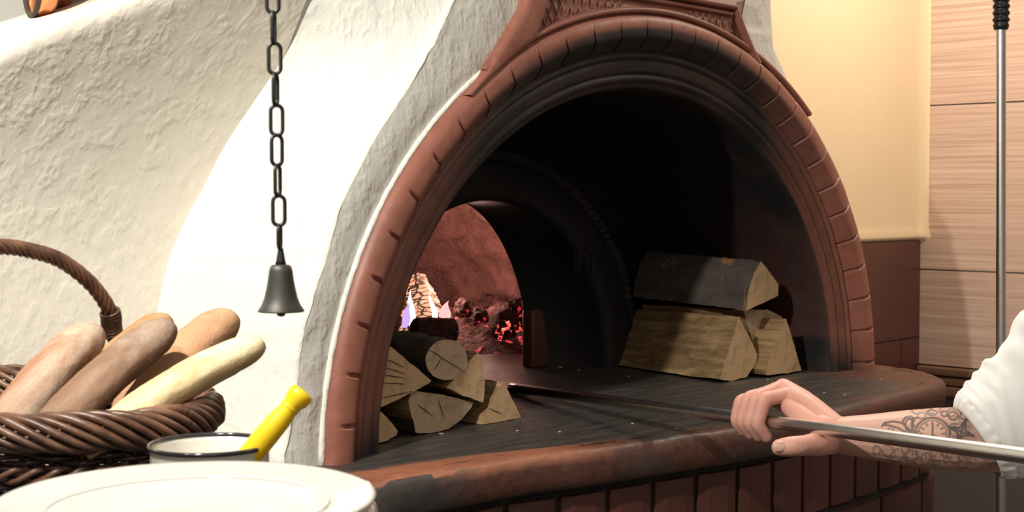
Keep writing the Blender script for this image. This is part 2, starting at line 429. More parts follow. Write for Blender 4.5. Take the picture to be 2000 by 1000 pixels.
# ------------------------------------------------------------------ the oven
OV = empty('pizza_oven', 'large white plastered wood-fired oven with terracotta arch and stone hearth', 'oven', MO)
CU, AO, BO = .85, .85, .770       # outer ellipse of the arch
def ell_u(z):
    return AO*math.sqrt(max(0, 1-(z/BO)**2)) if z > 0 else AO
# plaster body front and left flank
zs = [-1, -.7, -.4, -.2, -.1] + [BO*math.sin(PI/2*k/90) for k in range(91)] + [BO+.02*k for k in range(1, 40)]
g = G(); rows = []; rowsR = []; side = []
for z in zs:
    ul, ur = interp(ledge, z), interp(redge, z)
    jit = .0035*nz((0, 2, z*14)) + .002*nz((0, 5, z*50))
    e = ell_u(z) if z < BO else 0
    ul += jit
    r = []
    for k in range(14):
        t = k/13; u = lerp(ul+.006, CU-e-.0005, t)
        r.append(Vector((u, .004+.0025*nz((u*12, 1, z*12))-.004*math.sin(PI*t), z)))
    rows.append(r)
    r = []
    for k in range(8):
        t = k/7; r.append(Vector((lerp(CU+e+.0005, max(ur, CU+e+.001), t), .004+.012*t*t, z)))
    for a in (.3, .6, 1): r.append(Vector((max(ur, CU+e+.001)+.02*math.sin(a*PI/2), .016+.03*(1-math.cos(a*PI/2)), z)))
    r.append(Vector((max(ur, CU+e)+.02, DW+.05, z)))
    rowsR.append(r)
    uc = interp(crease, z); dw = wall_d(z)+.03; r = []
    for k in range(24):           # flank bulges out from the front edge to the wall
        t = k/23; u = lerp(ul, uc-.01, t**1.35 if True else t); d = lerp(.010, dw, t)
        b = .018*math.sin(PI*t)
        r.append(Vector((u-b, d-b*.6+.002*nz((u*9, 4, z*9)), z)))
    side.append([Vector((ul+.006, .004, z)), Vector((ul+.0015, .0055, z))]+r)
g.rings(rows, closed=False); g.rings(rowsR, closed=False)
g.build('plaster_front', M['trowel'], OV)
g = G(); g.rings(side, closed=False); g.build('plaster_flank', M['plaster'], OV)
# bright plaster lip against the arch
g = G(); pts = []
for k in range(90):
    a = PI - (PI*.62)*k/89*.85; pts.append((CU+(AO+.004)*math.cos(a), .0+.001*nz((k*.7, 0, 0)), (BO+.004)*math.sin(a)))
g.tube(pts, [.0050+.0018*nz((k*.35, 3, 0)) for k in range(90)], 8); g.build('plaster_lip', M['plaster'], OV)

def ell_pt(a, t):                 # point on the arch offset inwards by t
    x, z = AO*math.cos(a), BO*math.sin(a); n = Vector((math.cos(a)/AO, math.sin(a)/BO)).normalized()
    return CU+x-n.x*t, z-n.y*t
# arch ring with brick joints
prof = [(-.004, .014), (-.003, .002), (.000, -.008), (.005, -.015), (.012, -.0195), (.020, -.021), (.030, -.021), (.040, -.0205), (.044, -.019), (.048, -.0165), (.056, -.011), (.064, -.0055), (.067, -.004), (.070, .002), (.0715, .003), (.073, -.001), (.077, -.003), (.082, -.0015), (.085, .004), (.0865, .005), (.089, .001), (.096, .001), (.106, .002), (.110, .003), (.112, .008), (.1135, .008), (.116, .003), (.121, .001), (.126, .003), (.129, .009), (.134, .011), (.139, .013), (.1415, .020), (.142, .04), (.142, .10)]
prof = [(t, d+.009*max(0, min(1, (t-.044)/.024))+.006*max(0, min(1, (t-.08)/.05))) for t, d in prof]
# arc length table
N = 1800; al = [PI*(1-k/N) for k in range(N+1)]; L = [0]
for k in range(N):
    p, q = ell_pt(al[k], 0), ell_pt(al[k+1], 0); L.append(L[-1]+math.hypot(q[0]-p[0], q[1]-p[1]))
TOT = L[-1]; NJ = 31; joints = [TOT*(k+.75)/NJ for k in range(NJ)]
g = G(); rows = []; sootv = []
for k, a in enumerate(al):
    dj = min(abs(L[k]-j-.0015*math.sin(j*90)) for j in joints); r = []; fr = L[k]/TOT
    gd = max(0, 1-(dj/.0045)**2)
    fr = L[k]/TOT
    for t, d in prof:
        dep = 0
        t0_ = .018 if fr < .62 else .004
        if t0_ < t < .0685: dep = gd*.0085*min(1, (t-t0_)/.014)
        x, z = ell_pt(a, t)
        w_ = .0012*nz((x*14, d*10, z*14)); r.append(Vector((x, d+dep+w_, z+(0 if z > .002 else 0))))
        crown = math.exp(-(abs(fr-.48)/.25)**3)
        foot = max(0, 1-z/.09)
        s = .0 + max(0, min(1, (t-lerp(.042, .022, crown))/.010))*crown*1.15 + .35*max(0, min(1, (t-.065)/.04)) + foot*.75*max(0, min(1, (t-.02)/.05))
        if t > .137: s += .5
        sootv.append(min(1, s))
    rows.append(r)
g.rings(rows, closed=False)
arch = g.build('arch_surround', M['terra'], OV, attr={'soot': sootv}, label='terracotta brick arch with cut joints and sooty inner mouldings')
# spandrel panel above the arch
def archsoot(g, f): return {'soot': [f(v) for v in g.v]}
g = G()
out = [face(935, 150, 0), face(975, 90, 0), face(1020, 0, 0), face(1032, -30, 0)]
poly = [(.335, .605), (.395, .68), (.452, .757), (.470, .80), (.52, .835), (1.105, .835), (1.108, .812), (1.188, .712), (1.205, .690)]
ppo = [Vector((x, 0, z)) for x, z in poly]
top = ppo
bot = []
for q in top:
    a = math.atan2(q.z/BO, (q.x-CU)/AO); x, z = ell_pt(a, .01); bot.append(Vector((x, 0, z)))
den = catmull(top, 8); denb = catmull(bot, 8)
for dlo, dhi in ((-.006, .02),):
    g.rings([[Vector((p.x, dhi, p.z)) for p in den], [Vector((p.x, dlo, p.z)) for p in den], [Vector((p.x, dlo, p.z)) for p in denb]], closed=False)
sp = g.build('spandrel_panel', M['terra'], OV, attr=archsoot(g, lambda v: .12+.1*(v.x > .8)))
g = G()
def bar(path, wdt, hgt, n=6):     # raised half-round rib lying on the panel
    path = catmull([Vector((x, 0, z)) for x, z in path], n); rs = []
    for i, p in enumerate(path):
        t = (path[min(i+1, len(path)-1)]-path[max(i-1, 0)]).normalized(); nn = Vector((-t.z, 0, t.x)); ww = wdt[i/len(path) > .5] if isinstance(wdt, tuple) else wdt
        rs.append([p+nn*(ww*c)+Vector((0, -.005-hgt*h, 0)) for c, h in ((-.5, 0), (-.46, .6), (-.3, .95), (0, 1), (.3, .95), (.46, .6), (.5, 0))])
    g.rings(rs, closed=False)
oe = catmull([Vector((x, 0, z)) for x, z in ((.300, .588), (.322, .607), (.352, .636), (.400, .695), (.440, .745), (.462, .79), (.490, .84), (.52, .90))], 8)
ie = catmull([Vector((x, 0, z)) for x, z in ((.312, .586), (.342, .611), (.385, .641), (.430, .668), (.470, .692), (.492, .73), (.520, .790), (.56, .88))], 8)
g.rings([[a_.lerp(b_, t_)+Vector((0, d_, 0)) for t_, d_ in ((0, .012), (0, -.008), (.03, -.015), (.10, -.0195), (.25, -.021), (.75, -.021), (.9, -.0195), (.97, -.015), (1, -.006), (1, .0))] for a_, b_ in zip(oe, ie)], closed=False)
bar([(.49, .806), (.70, .812), (.90, .812), (1.095, .811)], .014, .016)
bar([(.49, .790), (.70, .797), (.90, .798), (1.09, .796)], .009, .009)
bar([(1.096, .812), (1.13, .765), (1.165, .722), (1.187, .700)], .014, .014)
arcp = [ell_pt(a, -.008) for a in [PI*.70-PI*.42*k/30 for k in range(31)]]
bar(arcp, .012, .012, 2); 
g.build('spandrel_rib', M['terra'], OV, attr=archsoot(g, lambda v: .03 if v.x < .5 else .15))
# scale pattern in the two corners
g = G()
def inpanel(x, z):
    e = ((x-CU)/(AO+.016))**2+(z/(BO+.016))**2
    return e > 1 and z < .791 and x > .50 and x < 1.16 and (x-1.085)*(.112)+(z-.80)*(.09) < -.0012*2
for corner in (0, 1):
    g = G()
    for s in (-1, 1):
        for k in range(-40, 60):
            run = []
            for i in range(120):
                z = .60+.20*i/119; x = .80+k*.0225+s*(z-.60)*.55
                if inpanel(x, z) and (x < .74 if corner == 0 else x > .93): run.append(Vector((x, -.0072, z)))
                else:
                    if len(run) > 2: g.tube(run, .0016, 5)
                    run = []
            if len(run) > 2: g.tube(run, .0016, 5)
    g.build('scale_pattern', M['terra'], OV, attr=archsoot(g, lambda v: .28))
# niche vault, back wall, mouth
def hring(cu, wdt, h, d, n=64, e=2.0, rough=0, base=-.002):
    r = []
    for k in range(n+1):
        a = PI*k/n; c, s = math.cos(a), math.sin(a)
        x = (abs(c)**(2/e))*(1 if c > 0 else -1)*wdt; z = (abs(s)**(2/e))*h
        q = 1+(rough*nz((x*9+7, d*9, z*9), 1, 4) if rough else 0)
        r.append(Vector((cu+x*q, d, base if k in (0, n) else z*q)))
    return r
g = G(); rs = [hring(CU, .712, .632, d, 80, rough=.006 if d > .08 else 0) for d in (.045, .055, .1, .16, .25, .35, .45, .56)]; g.rings(rs, closed=False)
def vaultsoot(v):
    s = 1.0
    if v.x > 1.15: s = 1-.75*max(0, min(1, (v.x-1.2)/.3))*max(0, 1-v.z/.55)*max(0, 1-(v.y-.05)/.6)
    return s
g.build('niche_vault', M['soot'], OV, attr=archsoot(g, vaultsoot))
CM = .86
g = G(); g.rings([hring(CU, .73, .65, .55, 80), hring(CM, .53, .52, .545, 80)], closed=False)
g.build('niche_back', M['soot'], OV, attr=archsoot(g, vaultsoot))
# mouth surround: a thick moulded ring with a notched outer edge
g = G(); rs = []; nn = 240
mp = [(.545, .56), (.548, .50), (.545, .475), (.535, .462), (.52, .458), (.515, .466), (.508, .468), (.50, .462), (.49, .460), (.44, .457), (.415, .459), (.404, .468), (.400, .485), (.385, .53), (.340, .58), (.292, .62)]
for rr, d in mp:
    r = []
    for k in range(nn+1):
        a = PI*k/nn; h = lerp(.415, .405, (rr-.29)/.11) if rr < .40 else lerp(.405, .530, (rr-.40)/.145)
        q = 0
        if rr > .505 and .1 < a < 1.2: q = .007*(1 if (a*26) % 1 < .22 else 0)
        r.append(Vector((CM+rr*math.cos(a), d+q+.002*nz((rr*20, a*6, 0)), -.002 if k in (0, nn) else h*math.sin(a))))
    rs.append(r)
g.rings(rs, closed=False)
mr = g.build('mouth_surround', M['soot'], OV, attr=archsoot(g, lambda v: 1.0), label='blackened inner arch around the fire mouth')
# raised worn characters on the mouth ring
g = G()
cx, cz, dd = face(1140, 512, .456).x, face(1140, 512, .456).z, .456
def stroke(pts): g.tube([Vector((cx+x*.022, dd, cz+z*.028)) for x, z in pts], .0022, 5)
stroke([(-1.5, -1), (-1.5, 1)]); stroke([(-1.1, -1), (-1.1, 1)])
stroke([(.1, 1), (-.7, 1), (-.7, -1), (.1, -1)]); stroke([(-.7, 0), (.0, 0)])
stroke([(.4, 1), (1.0, 1), (1.0, 0), (.4, 0)]); stroke([(1.5, 1), (1.5, -.7), (1.1, -1)])
g.build('raised_mark', M['soot'], mr, attr={'soot': [.9]*len(g.v)})
# hot dome
g = G(); rs = []
for cu, wd, h, d in ((CM, .290, .414, .62), (CM+.02, .36, .44, .635), (.93, .50, .50, .66), (.98, .60, .54, .75), (1.02, .66, .57, .90), (1.03, .68, .58, 1.05), (1.04, .69, .58, 1.2), (1.04, .67, .56, 1.35), (1.04, .62, .53, 1.5), (1.04, .52, .47, 1.65), (1.04, .38, .36, 1.78), (1.04, .2, .2, 1.86), (1.04, .02, .02, 1.88)):
    rs.append((cu, wd, h, d))
rr = []
for (a, b) in zip(rs, rs[1:]):
    for k in range(7): rr.append(hring(*[lerp(p, q, k/7) for p, q in zip(a, b)], 110, rough=.035 if a[3] > .64 else .0))
g.rings(rr, closed=False)
g.build('fire_dome', M['dome'], OV)
g = G(); b0 = face(1032, 700, .60); b1 = face(1086, 700, .59); zt = face(1060, 603, .60).z
g.box((b0.x+.004, .590, 0), (b1.x, .625, zt), 0, .006)
g.build('jamb_brick', M['brick'], OV, label='red brick beside the fire mouth')
# hearth slab
fr = [(-.13, .0), (-.125, -.10), (-.10, -.150), (-.04, -.166), (.06, -.170), (.125, -.176), (.264, -.188), (.377, -.217), (.50, -.240), (.617, -.259), (.80, -.290), (1.05, -.293), (1.25, -.286), (1.42, -.279), (1.54, -.262), (1.62, -.235), (1.69, -.175), (1.735, -.11), (1.765, -.03), (1.775, .03)]
fr = catmull([Vector((x, d, 0)) for x, d in fr], 6)
back = [Vector((1.78, .10, 0)), Vector((1.78, 1.9, 0)), Vector((-.13, 1.9, 0)), Vector((-.13, .1, 0))]
out = fr+back; n = len(out); nr = []
for i in range(n):
    t = (out[(i+1) % n]-out[i-1]).normalized(); nr.append(Vector((-t.y, t.x, 0)))   # inward
TK = .064
pr = [(.03, -TK), (.006, -TK+.002), (.0, -TK+.010), (-.002, -.04), (-.003, -.022), (.0, -.010), (.005, -.003), (.012, .0004), (.022, .0012), (.04, .0)]
g = G(); rs = []
for ins, z in pr:
    rs.append([out[i]+nr[i]*(ins*(1 if i < len(fr) else 0)) + Vector((0, 0, z+(.0022*nz((out[i].x*16, out[i].y*16, z*22)) if -.06 < z < .0008 else 0))) for i in range(n)])
g.rings(rs, cap=(True, False))
inner = rs[-1]
# top surface as a grid so that soot can vary over it
g2 = G()
fx = [p for p in inner[:len(fr)]]
def front_d(u):
    best = None
    for p, q in zip(fx, fx[1:]):
        if p.x <= u <= q.x: return lerp(p.y, q.y, (u-p.x)/(q.x-p.x+1e-9))
    return fx[0].y if u < fx[0].x else fx[-1].y
def slabsoot(v):
    dist = v.y-front_d(v.x)
    st = lambda a, b, x: max(0, min(1, (x-a)/(b-a)))
    if v.z < -.003:                       # front face
        s = lerp(.70, .42, st(.0, .2, v.x)); s = lerp(s, .47, st(.45, .8, v.x)); s = lerp(s, s+.1, st(-.03, -.06, v.z)); s = lerp(s, .12, st(1.05, 1.35, v.x))
        return s
    w_ = lerp(.075, .012, st(.05, .32, v.x)); w_ = lerp(w_, .006, st(.32, .5, v.x))
    s = st(.005, w_+.02, dist)*1.0
    if v.x > .5: s = max(s, .55)
    if v.x > 1.25: s = lerp(s, .36, st(1.3, 1.6, v.x))
    return min(s, .95)
def chip(v):
    st = lambda a, b, x: max(0, min(1, (x-a)/(b-a)))
    if v.z < -.014: return 0
    return (1-st(.34, .46, v.x))*(.9 if v.z > -.012 else .5)*st(-.1, 0, v.x)
sv = []
cols = []
for p in fx[::1]:
    colr = [Vector((p.x, lerp(p.y, 1.9, (k/40)**2), 0)) for k in range(41)]; cols.append(colr)
g2.rings(cols, closed=False)
for v in g2.v: v.z = 0.0
g.add(g2.v, g2.f)
g.build('hearth_slab', M['slab'], OV, attr={'soot': [slabsoot(v) for v in g.v], 'chipped': [chip(v) for v in g.v]}, label='sooty clay hearth slab with chipped orange front edge')
# brick base
base = []
for i, p in enumerate(fr): base.append(Vector((p.x, p.y+.0, 0))+nr[i]*.022)
BL = [0]
for p, q in zip(base, base[1:]): BL.append(BL[-1]+(q-p).length)
def basept(s, off=0):
    s = max(0, min(BL[-1]-1e-6, s))
    for i in range(len(BL)-1):
        if s <= BL[i+1]:
            t = (s-BL[i])/(BL[i+1]-BL[i]); p = base[i].lerp(base[i+1], t); tt = (base[i+1]-base[i]).normalized(); return p+Vector((-tt.y, tt.x, 0))*off
g = G()
def strip(s0, s1, z0, z1, o0, mi, ns=4):
    b = .004; rs = []
    for k in range(ns+1):
        s = lerp(s0, s1, k/ns); e = b if k in (0, ns) else 0
        rs.append([basept(s, o0+.04)+Vector((0, 0, z0)), basept(s, o0+e)+Vector((0, 0, z0+b)), basept(s, o0+e)+Vector((0, 0, z1-b)), basept(s, o0+.04)+Vector((0, 0, z1))])
    g.rings(rs, mi=mi)
strip(0, BL[-1], -.98, -.055, .012, 1, 90)
rowz = [(-.20, -.075), (-.335, -.212), (-.47, -.347), (-.605, -.482), (-.74, -.617), (-.90, -.752)]
for ri, (z0, z1) in enumerate(rowz):
    pitch = .104 if ri == 0 else .21
    s = -.05 - (ri % 2)*pitch*.5
    while s < BL[-1]:
        a, b = max(0, s+.006), min(BL[-1], s+pitch-.006)
        if b > a+.01: strip(a, b, z0, z1, 0, 0)
        s += pitch
g.build('brick_base', None, OV, mats=[M['brick'], M['mortar']], smooth=False)

# ------------------------------------------------------------------ fire
def lump(name, c, rad, m, seed=0, amp=.35, sc=1.0, parent=None):
    bm = bmesh.new(); bmesh.ops.create_icosphere(bm, subdivisions=4, radius=1)
    rad = Vector(rad) if not isinstance(rad, (int, float)) else Vector((rad,)*3)
    for v in bm.verts:
        q = 1+amp*nz((v.co.x*1.6+seed, v.co.y*1.6, v.co.z*1.6), sc, 4); v.co = Vector((v.co.x*rad.x*q, v.co.y*rad.y*q, v.co.z*rad.z*q))
    me = bpy.data.meshes.new(name); bm.to_mesh(me); bm.free(); me.materials.append(m); me.shade_smooth()
    o = bpy.data.objects.new(name, me); COL.objects.link(o); o.location = c
    if parent: o.parent = parent
    return o
bc = at(945, 655, 4.15); bc.z = 1.0
g = G(); rs = []; nr_, na = 60, 90
for i in range(nr_+1):
    t = i/nr_; r = []
    for k in range(na):
        a = 2*PI*k/na; x = .36*t*math.cos(a); y = .42*t*math.sin(a)
        h = .115*(1-t*t)*(.75+.55*nz((x*7, y*7, 3), 1, 3)) + .022*(1-t**4)*nz((x*28, y*28, 1), 1, 4)
        r.append(Vector((x, y, max(.001, h))))
    rs.append(r)
g.rings(rs, cap=(True, False)); eb = g.build('ember_bed', M['ember']); eb.location = bc; tag(eb, 'bed of glowing red embers and ash inside the oven', 'embers', kind='stuff')
o = lump('glowing_coal', at(985, 633, 3.80), .040, M['char'], 3, .2); tag(o, 'round charred coal with a red glowing face, right of the embers', 'coal')
lump('glowing_face', at(980, 643, 3.765)-at(985, 633, 3.80), (.027, .018, .027), M['coal'], 5, .3, parent=o)
for k, (x, y, Y, r, lb) in enumerate(((1005, 600, 3.9, .024, 'dark coal lying highest above the round glowing coal'), (1012, 640, 3.75, .012, 'tiny bright coal at the far right of the embers'), (905, 602, 3.92, .026, 'ember lump behind the pink flame'), (938, 618, 3.85, .022, 'ember lump in the middle of the glowing bed'), (868, 655, 3.6, .012, 'small red coal fallen by the charred log'))):
    o = lump('ember_lump', at(x, y, Y), r, M['coal'] if k in (1, 4) else M['ember'], k*3, .4); tag(o, lb, 'coal', 'loose coals around the ember bed')
def logrod(name, a, b, r0, r1, m, label, cat, n=28, k=22, amp=.15):
    d = b-a; Lg = d.length; q = Vector((0, 1, 0)).rotation_difference(d.normalized()); rs = []
    g = G()
    for i in range(k+1):
        t = i/k; rr = lerp(r0, r1, t)*(1 if 0 < i < k else .8)
        rs.append([Vector((math.cos(2*PI*j/n)*rr*(1+amp*nz((math.cos(2*PI*j/n)*2, t*4, math.sin(2*PI*j/n)*2), 1.5, 3)), t*Lg, math.sin(2*PI*j/n)*rr*(1+amp*nz((math.cos(2*PI*j/n)*2, t*4+9, math.sin(2*PI*j/n)*2), 1.5, 3)))) for j in range(n)])
    g.rings(rs); o = g.build(name, m); o.matrix_world = Matrix.Translation(a) @ q.to_matrix().to_4x4(); tag(o, label, cat); return o
logrod('charred_log', at(808, 648, 3.55), at(888, 646, 3.6), .036, .032, M['char'], 'short blackened log lying in front of the flames', 'log')
logrod('burning_log', at(836, 655, 3.85), at(813, 540, 3.95), .068, .024, M['burn'], 'steep burning log broken into bright glowing blocks', 'log', amp=.35)
logrod('burning_branch', at(862, 640, 3.8), at(836, 590, 3.9), .024, .014, M['burn'], 'thin glowing stick leaning on the burning log', 'log', amp=.3)
def flamer(name, base_px, h, wd, Y, m, lean, label):
    b = at(*base_px, Y); g = G(); rs = []
    for i in range(16):
        t = i/15; rr = wd*(math.sin(PI*min(1, t*.9+.12))**.8)*(1-t*.6); c = Vector((lean*t*t+.003*math.sin(t*6), 0, h*t))
        rs.append([c+Vector((rr*math.cos(2*PI*k/12), rr*.5*math.sin(2*PI*k/12), 0)) for k in range(12)])
    g.rings(rs); o = g.build(name, m); o.location = b; tag(o, label, 'flame'); return o
flamer('flame', (790, 640), .07, .014, 3.75, M['flameblue'], .02, 'small violet flame at the far left by the arch edge')
flamer('flame', (803, 637), .10, .012, 3.8, M['flamewhite'], .0, 'pale flame licking up left of the burning log')
flamer('flame', (848, 628), .075, .010, 3.7, M['flamewhite'], -.012, 'narrow white flame right of the burning log')
flamer('flame', (866, 628), .055, .020, 3.7, M['flamepink'], .015, 'pink flame curling above the charred log')
light('POINT', 'fire_light', at(850, 560, 3.9), 4.2, (1, .58, .46), .06)
light('POINT', 'ember_light', at(950, 570, 4.0), 1.6, (1, .50, .42), .08)

# ------------------------------------------------------------------ firewood
def wood(name, poly, d0, Lg, label, endm, barkedges=(), back=None, scale=.96, group=None, barkm=None, cracks=(), bulge=None, shift=None):
    P = [face(x, y, d0) for x, y in poly]
    c = sum(P, Vector())/len(P)
    sh = Vector((0, Lg, 0))
    if back is not None:
        i, bx, by, bd = back; q = face(bx, by, bd); sh = Vector((q.x-P[i].x, bd-d0, q.z-P[i].z))
    if shift: sh = Vector(shift)
    # densify polygon
    ring = []; edge = []
    for i, p in enumerate(P):
        q = P[(i+1) % len(P)]; m = max(2, int((q-p).length/.006))
        for k in range(m): ring.append(p.lerp(q, k/m)); edge.append(i)
    n = len(ring); K = 26; base = Vector((c.x, d0, min(p.z for p in P))); g = G(); b = G(); rs = []
    for i in range(K+1):
        t = i/K; o = c+sh*t; s = lerp(1, scale, t); r = []
        for j, p in enumerate(ring):
            v = o+(p-c)*s; dr = (p-c).normalized() if (p-c).length > 1e-6 else Vector()
            w_ = .0035*nz((p.x*30, t*3, p.z*30)) + .0012*nz((p.x*120, t*14, p.z*120))
            if edge[j] in barkedges: w_ += .003*nz((p.x*40, t*20, p.z*40), 1, 4)
            if i == 0 or i == K: w_ *= .5
            v = v+dr*w_
            if v.z < .0012: v.z = .0012
            r.append(v-base)
        rs.append(r)
    v = [p for r in rs for p in r]; f = []; fm = []
    bf = []
    for i in range(K):
        for j in range(n):
            k = (j+1) % n; q = (i*n+j, i*n+k, (i+1)*n+k, (i+1)*n+j)
            if edge[j] in barkedges: bf.append(q)
            else: f.append(q); fm.append(1)
    f.append(tuple(range(n))); fm.append(0); f.append(tuple(K*n+j for j in range(n))); fm.append(0)
    mw = MO @ Matrix.Translation(base)
    o = mesh_obj(name, v, f, None, smooth=False, mats=[endm, M['side']], fm=fm); o.matrix_world = mw
    tag(o, label, 'firewood log', group)
    def sub(faces, nm, m, push=0):
        used = sorted({i for q in faces for i in q}); mp = {a: b_ for b_, a in enumerate(used)}
        return mesh_obj(nm, [v[i] for i in used], [tuple(mp[i] for i in q) for q in faces], m, o, True)
    if bf: sub(bf, 'bark', barkm or M['bark'])
    if cracks:
        cg = G()
        for (x0, y0, x1, y1) in cracks:
            a, e = face(x0, y0, d0)-base, face(x1, y1, d0)-base; a.y = e.y = -.0002
            t = (e-a).normalized(); nn = Vector((-t.z, 0, t.x)); m_ = (a+e)/2; ww = .0006
            pts = []
            for kk in range(7):
                tt = kk/6; hw = ww*math.sin(PI*min(.98, tt+.02))+.0002; pts.append((a.lerp(e, tt)+nn*(.0015*nz((tt*3, x0, y0))), hw))
            cg.rings([[p+nn*h+Vector((0, -.0006, 0)), p-nn*h+Vector((0, -.0006, 0)), p-nn*h+Vector((0, .004, 0)), p+nn*h+Vector((0, .004, 0))] for p, h in pts])
        cg.build('drying_crack', M['crack'], o, smooth=False)
    return o
LG = 'firewood stacked inside the left of the arch'
wood('split_log', [(983, 747), (990, 758), (1004, 786), (1018, 815), (998, 820), (942, 830), (948, 806), (960, 776)], .085, .33, 'small triangular split log at the right end of the left pile', M['end'], group=LG, cracks=((955, 798, 980, 808),))
wood('split_log', [(805, 764), (860, 770), (924, 786), (920, 797), (902, 818), (876, 838), (846, 847), (812, 845), (806, 820), (797, 783)], .088, .33, 'wide split log lying on the hearth under the round log', M['endpale'], (5, 6, 7), group=LG, barkm=M['barkdark'], cracks=((856, 782, 866, 815), (815, 790, 845, 812)))
wood('split_log', [(934, 688), (942, 702), (947, 730), (947, 760), (944, 787), (905, 772), (872, 757), (903, 722)], .080, .33, 'wedge-shaped split log with upright bark edge, beside the round log', M['end'], (0, 1, 2, 3), group=LG, barkm=M['barkdark'], scale=.9)
cc = [(872+41*math.cos(-2*PI*k/22), 703+40*math.sin(-2*PI*k/22)) for k in range(22)]
wood('round_log', cc, .078, .33, 'round log with whole bark on top of the left pile', M['endpale'], tuple(range(22)), group=LG, barkm=M['barkdark'], cracks=((838, 683, 905, 725), (862, 700, 848, 722)), shift=(.0, .33, .018))
wood('split_log', [(752, 668), (785, 695), (842, 743), (838, 748), (812, 763), (775, 782), (738, 798), (714, 792), (718, 690)], .075, .30, 'large pale split log with fan of cracks, behind the arch foot', M['end'], group=LG, cracks=((752, 700, 788, 717), (752, 718, 792, 730), (748, 732, 792, 738), (750, 748, 790, 750), (742, 778, 805, 764)))
wood('split_log', [(738, 799), (765, 824), (778, 842), (775, 850), (757, 860), (735, 866), (716, 869), (714, 812)], .070, .30, 'lowest corner log half hidden by the arch foot', M['end'], (3, 4, 5), group=LG, barkm=M['barkdark'])
RG = 'firewood stacked inside the right of the arch'
wood('split_log', [(1443, 619), (1465, 660), (1479, 694), (1476, 712), (1459, 736), (1430, 744), (1405, 742), (1419, 700)], .10, .35, 'big split log with broad pale side at the bottom of the right pile', M['end'], (3, 4, 5), group=RG, back=(0, 1244, 602, .46), scale=.98)
wood('split_log', [(1452, 606), (1500, 604), (1528, 619), (1534, 634), (1516, 672), (1497, 713), (1483, 700), (1466, 655)], .135, .30, 'split log squeezed between the big one and the small triangular one', M['endpale'], (0, 1, 2), group=RG, scale=.95)
wood('split_log', [(1535, 622), (1546, 655), (1565, 723), (1535, 729), (1497, 733), (1494, 722), (1515, 670)], .072, .28, 'small narrow triangular split log at the right end of the right pile', M['end'], group=RG, scale=.9)
wood('split_log', [(1486, 510), (1504, 532), (1521, 556), (1520, 577), (1490, 592), (1457, 607), (1461, 575), (1472, 535)], .095, .35, 'bark covered split log lying on top of the right pile', M['end'], (5, 6, 7, 0), group=RG, back=(0, 1265, 490, .45), scale=1.0)
g = G()
for k, (x, y) in enumerate(((861, 848), (1095, 718), (1130, 724), (1228, 736), (1500, 742), (1093, 844), (1719, 741), (1235, 828), (1320, 838), (1010, 842), (1610, 768), (1650, 772))):
    r = ray(x, y); p = CAM+r*((1.0-CAM.z)/r.z); a = k*1.7; s = .005 if k in (0, 1) else .003
    g.add([p+Vector((s*math.cos(a+q), s*math.sin(a+q)*.7, h)) for h in (.0004, .0018) for q in (0, 1.7, 3.0, 4.6)], [(3, 2, 1, 0), (4, 5, 6, 7), (0, 1, 5, 4), (1, 2, 6, 5), (2, 3, 7, 6), (3, 0, 4, 7)])
tag(g.build('wood_flakes', M['flake'], smooth=False), 'pale wood crumbs scattered over the hearth slab', 'crumbs', kind='stuff')

# ------------------------------------------------------------------ bell on its chain
BY = 1.30
bell = empty('hanging_bell', 'small dark metal bell hanging on a black iron chain by the plaster', 'bell', loc=at(549, 608, BY))
bo = bell.location.copy(); px = BY/F
def bz(y): return (608-y)*px
g = G(); g.lathe([(r*px, bz(y)) for r, y in ((.5, 516), (10, 516), (17, 517), (21, 521), (23, 528), (25, 545), (28, 562), (32, 580), (38, 596), (45, 606), (45.5, 608), (44, 609), (36, 597), (28, 575), (20, 530), (2, 525))]); g.build('bell_body', M['bellmetal'], bell)
g = G(); g.lathe([(r*px, bz(y)) for r, y in ((.3, 483), (5, 484), (6, 490), (9, 508), (11, 517), (1, 519))]); g.build('bell_cap', M['iron'], bell)
g = G(); g.lathe([(r*px, bz(y)) for r, y in ((.3, 600), (6, 601), (9.5, 606), (10, 611), (7, 617), (.3, 619))]); g.tube([(0, 0, bz(603)), (0, 0, bz(530))], .0012); g.build('clapper', M['iron'], bell)
def link(yt, yb, hw, rot, xo, wr=4.0):
    g = G(); h = (yb-yt)/2-wr; c = (yt+yb)/2; s = max(0, h-hw+wr*.0); pts = []; hw_ = hw-wr
    R = Matrix.Rotation(rot, 3, 'Z'); hh = h-hw_
    for k in range(12): a = PI*k/11; pts.append((hw_*math.cos(a), hh+hw_*math.sin(a)))
    for k in range(12): a = PI+PI*k/11; pts.append((hw_*math.cos(a), -hh+hw_*math.sin(a)))
    g.tube([R @ Vector((x*px, 0, z*px)) for x, z in pts], wr*px, 10, closed=True)
    o = g.build('chain_link', M['iron'], bell); o.location = (xo*px, 0, bz(c)); return o
lk = [(-104, -36, 90, -12), (-46, 31, 8, -12), (22, 90, 88, -11), (82, 149, 12, -9), (142, 210, 80, -8), (202, 268, 14, -6), (260, 327, 38, -6), (319, 386, 75, -5), (378, 444, 10, -3), (436, 488, 88, -2)]
for yt, yb, rot, xo in lk: link(yt, yb, 15.5, math.radians(rot), xo)
for k in range(7): link(-104-58*(k+1)-8, -104-58*k, 15.5, math.radians(90*((k+1) % 2)+5), -12)

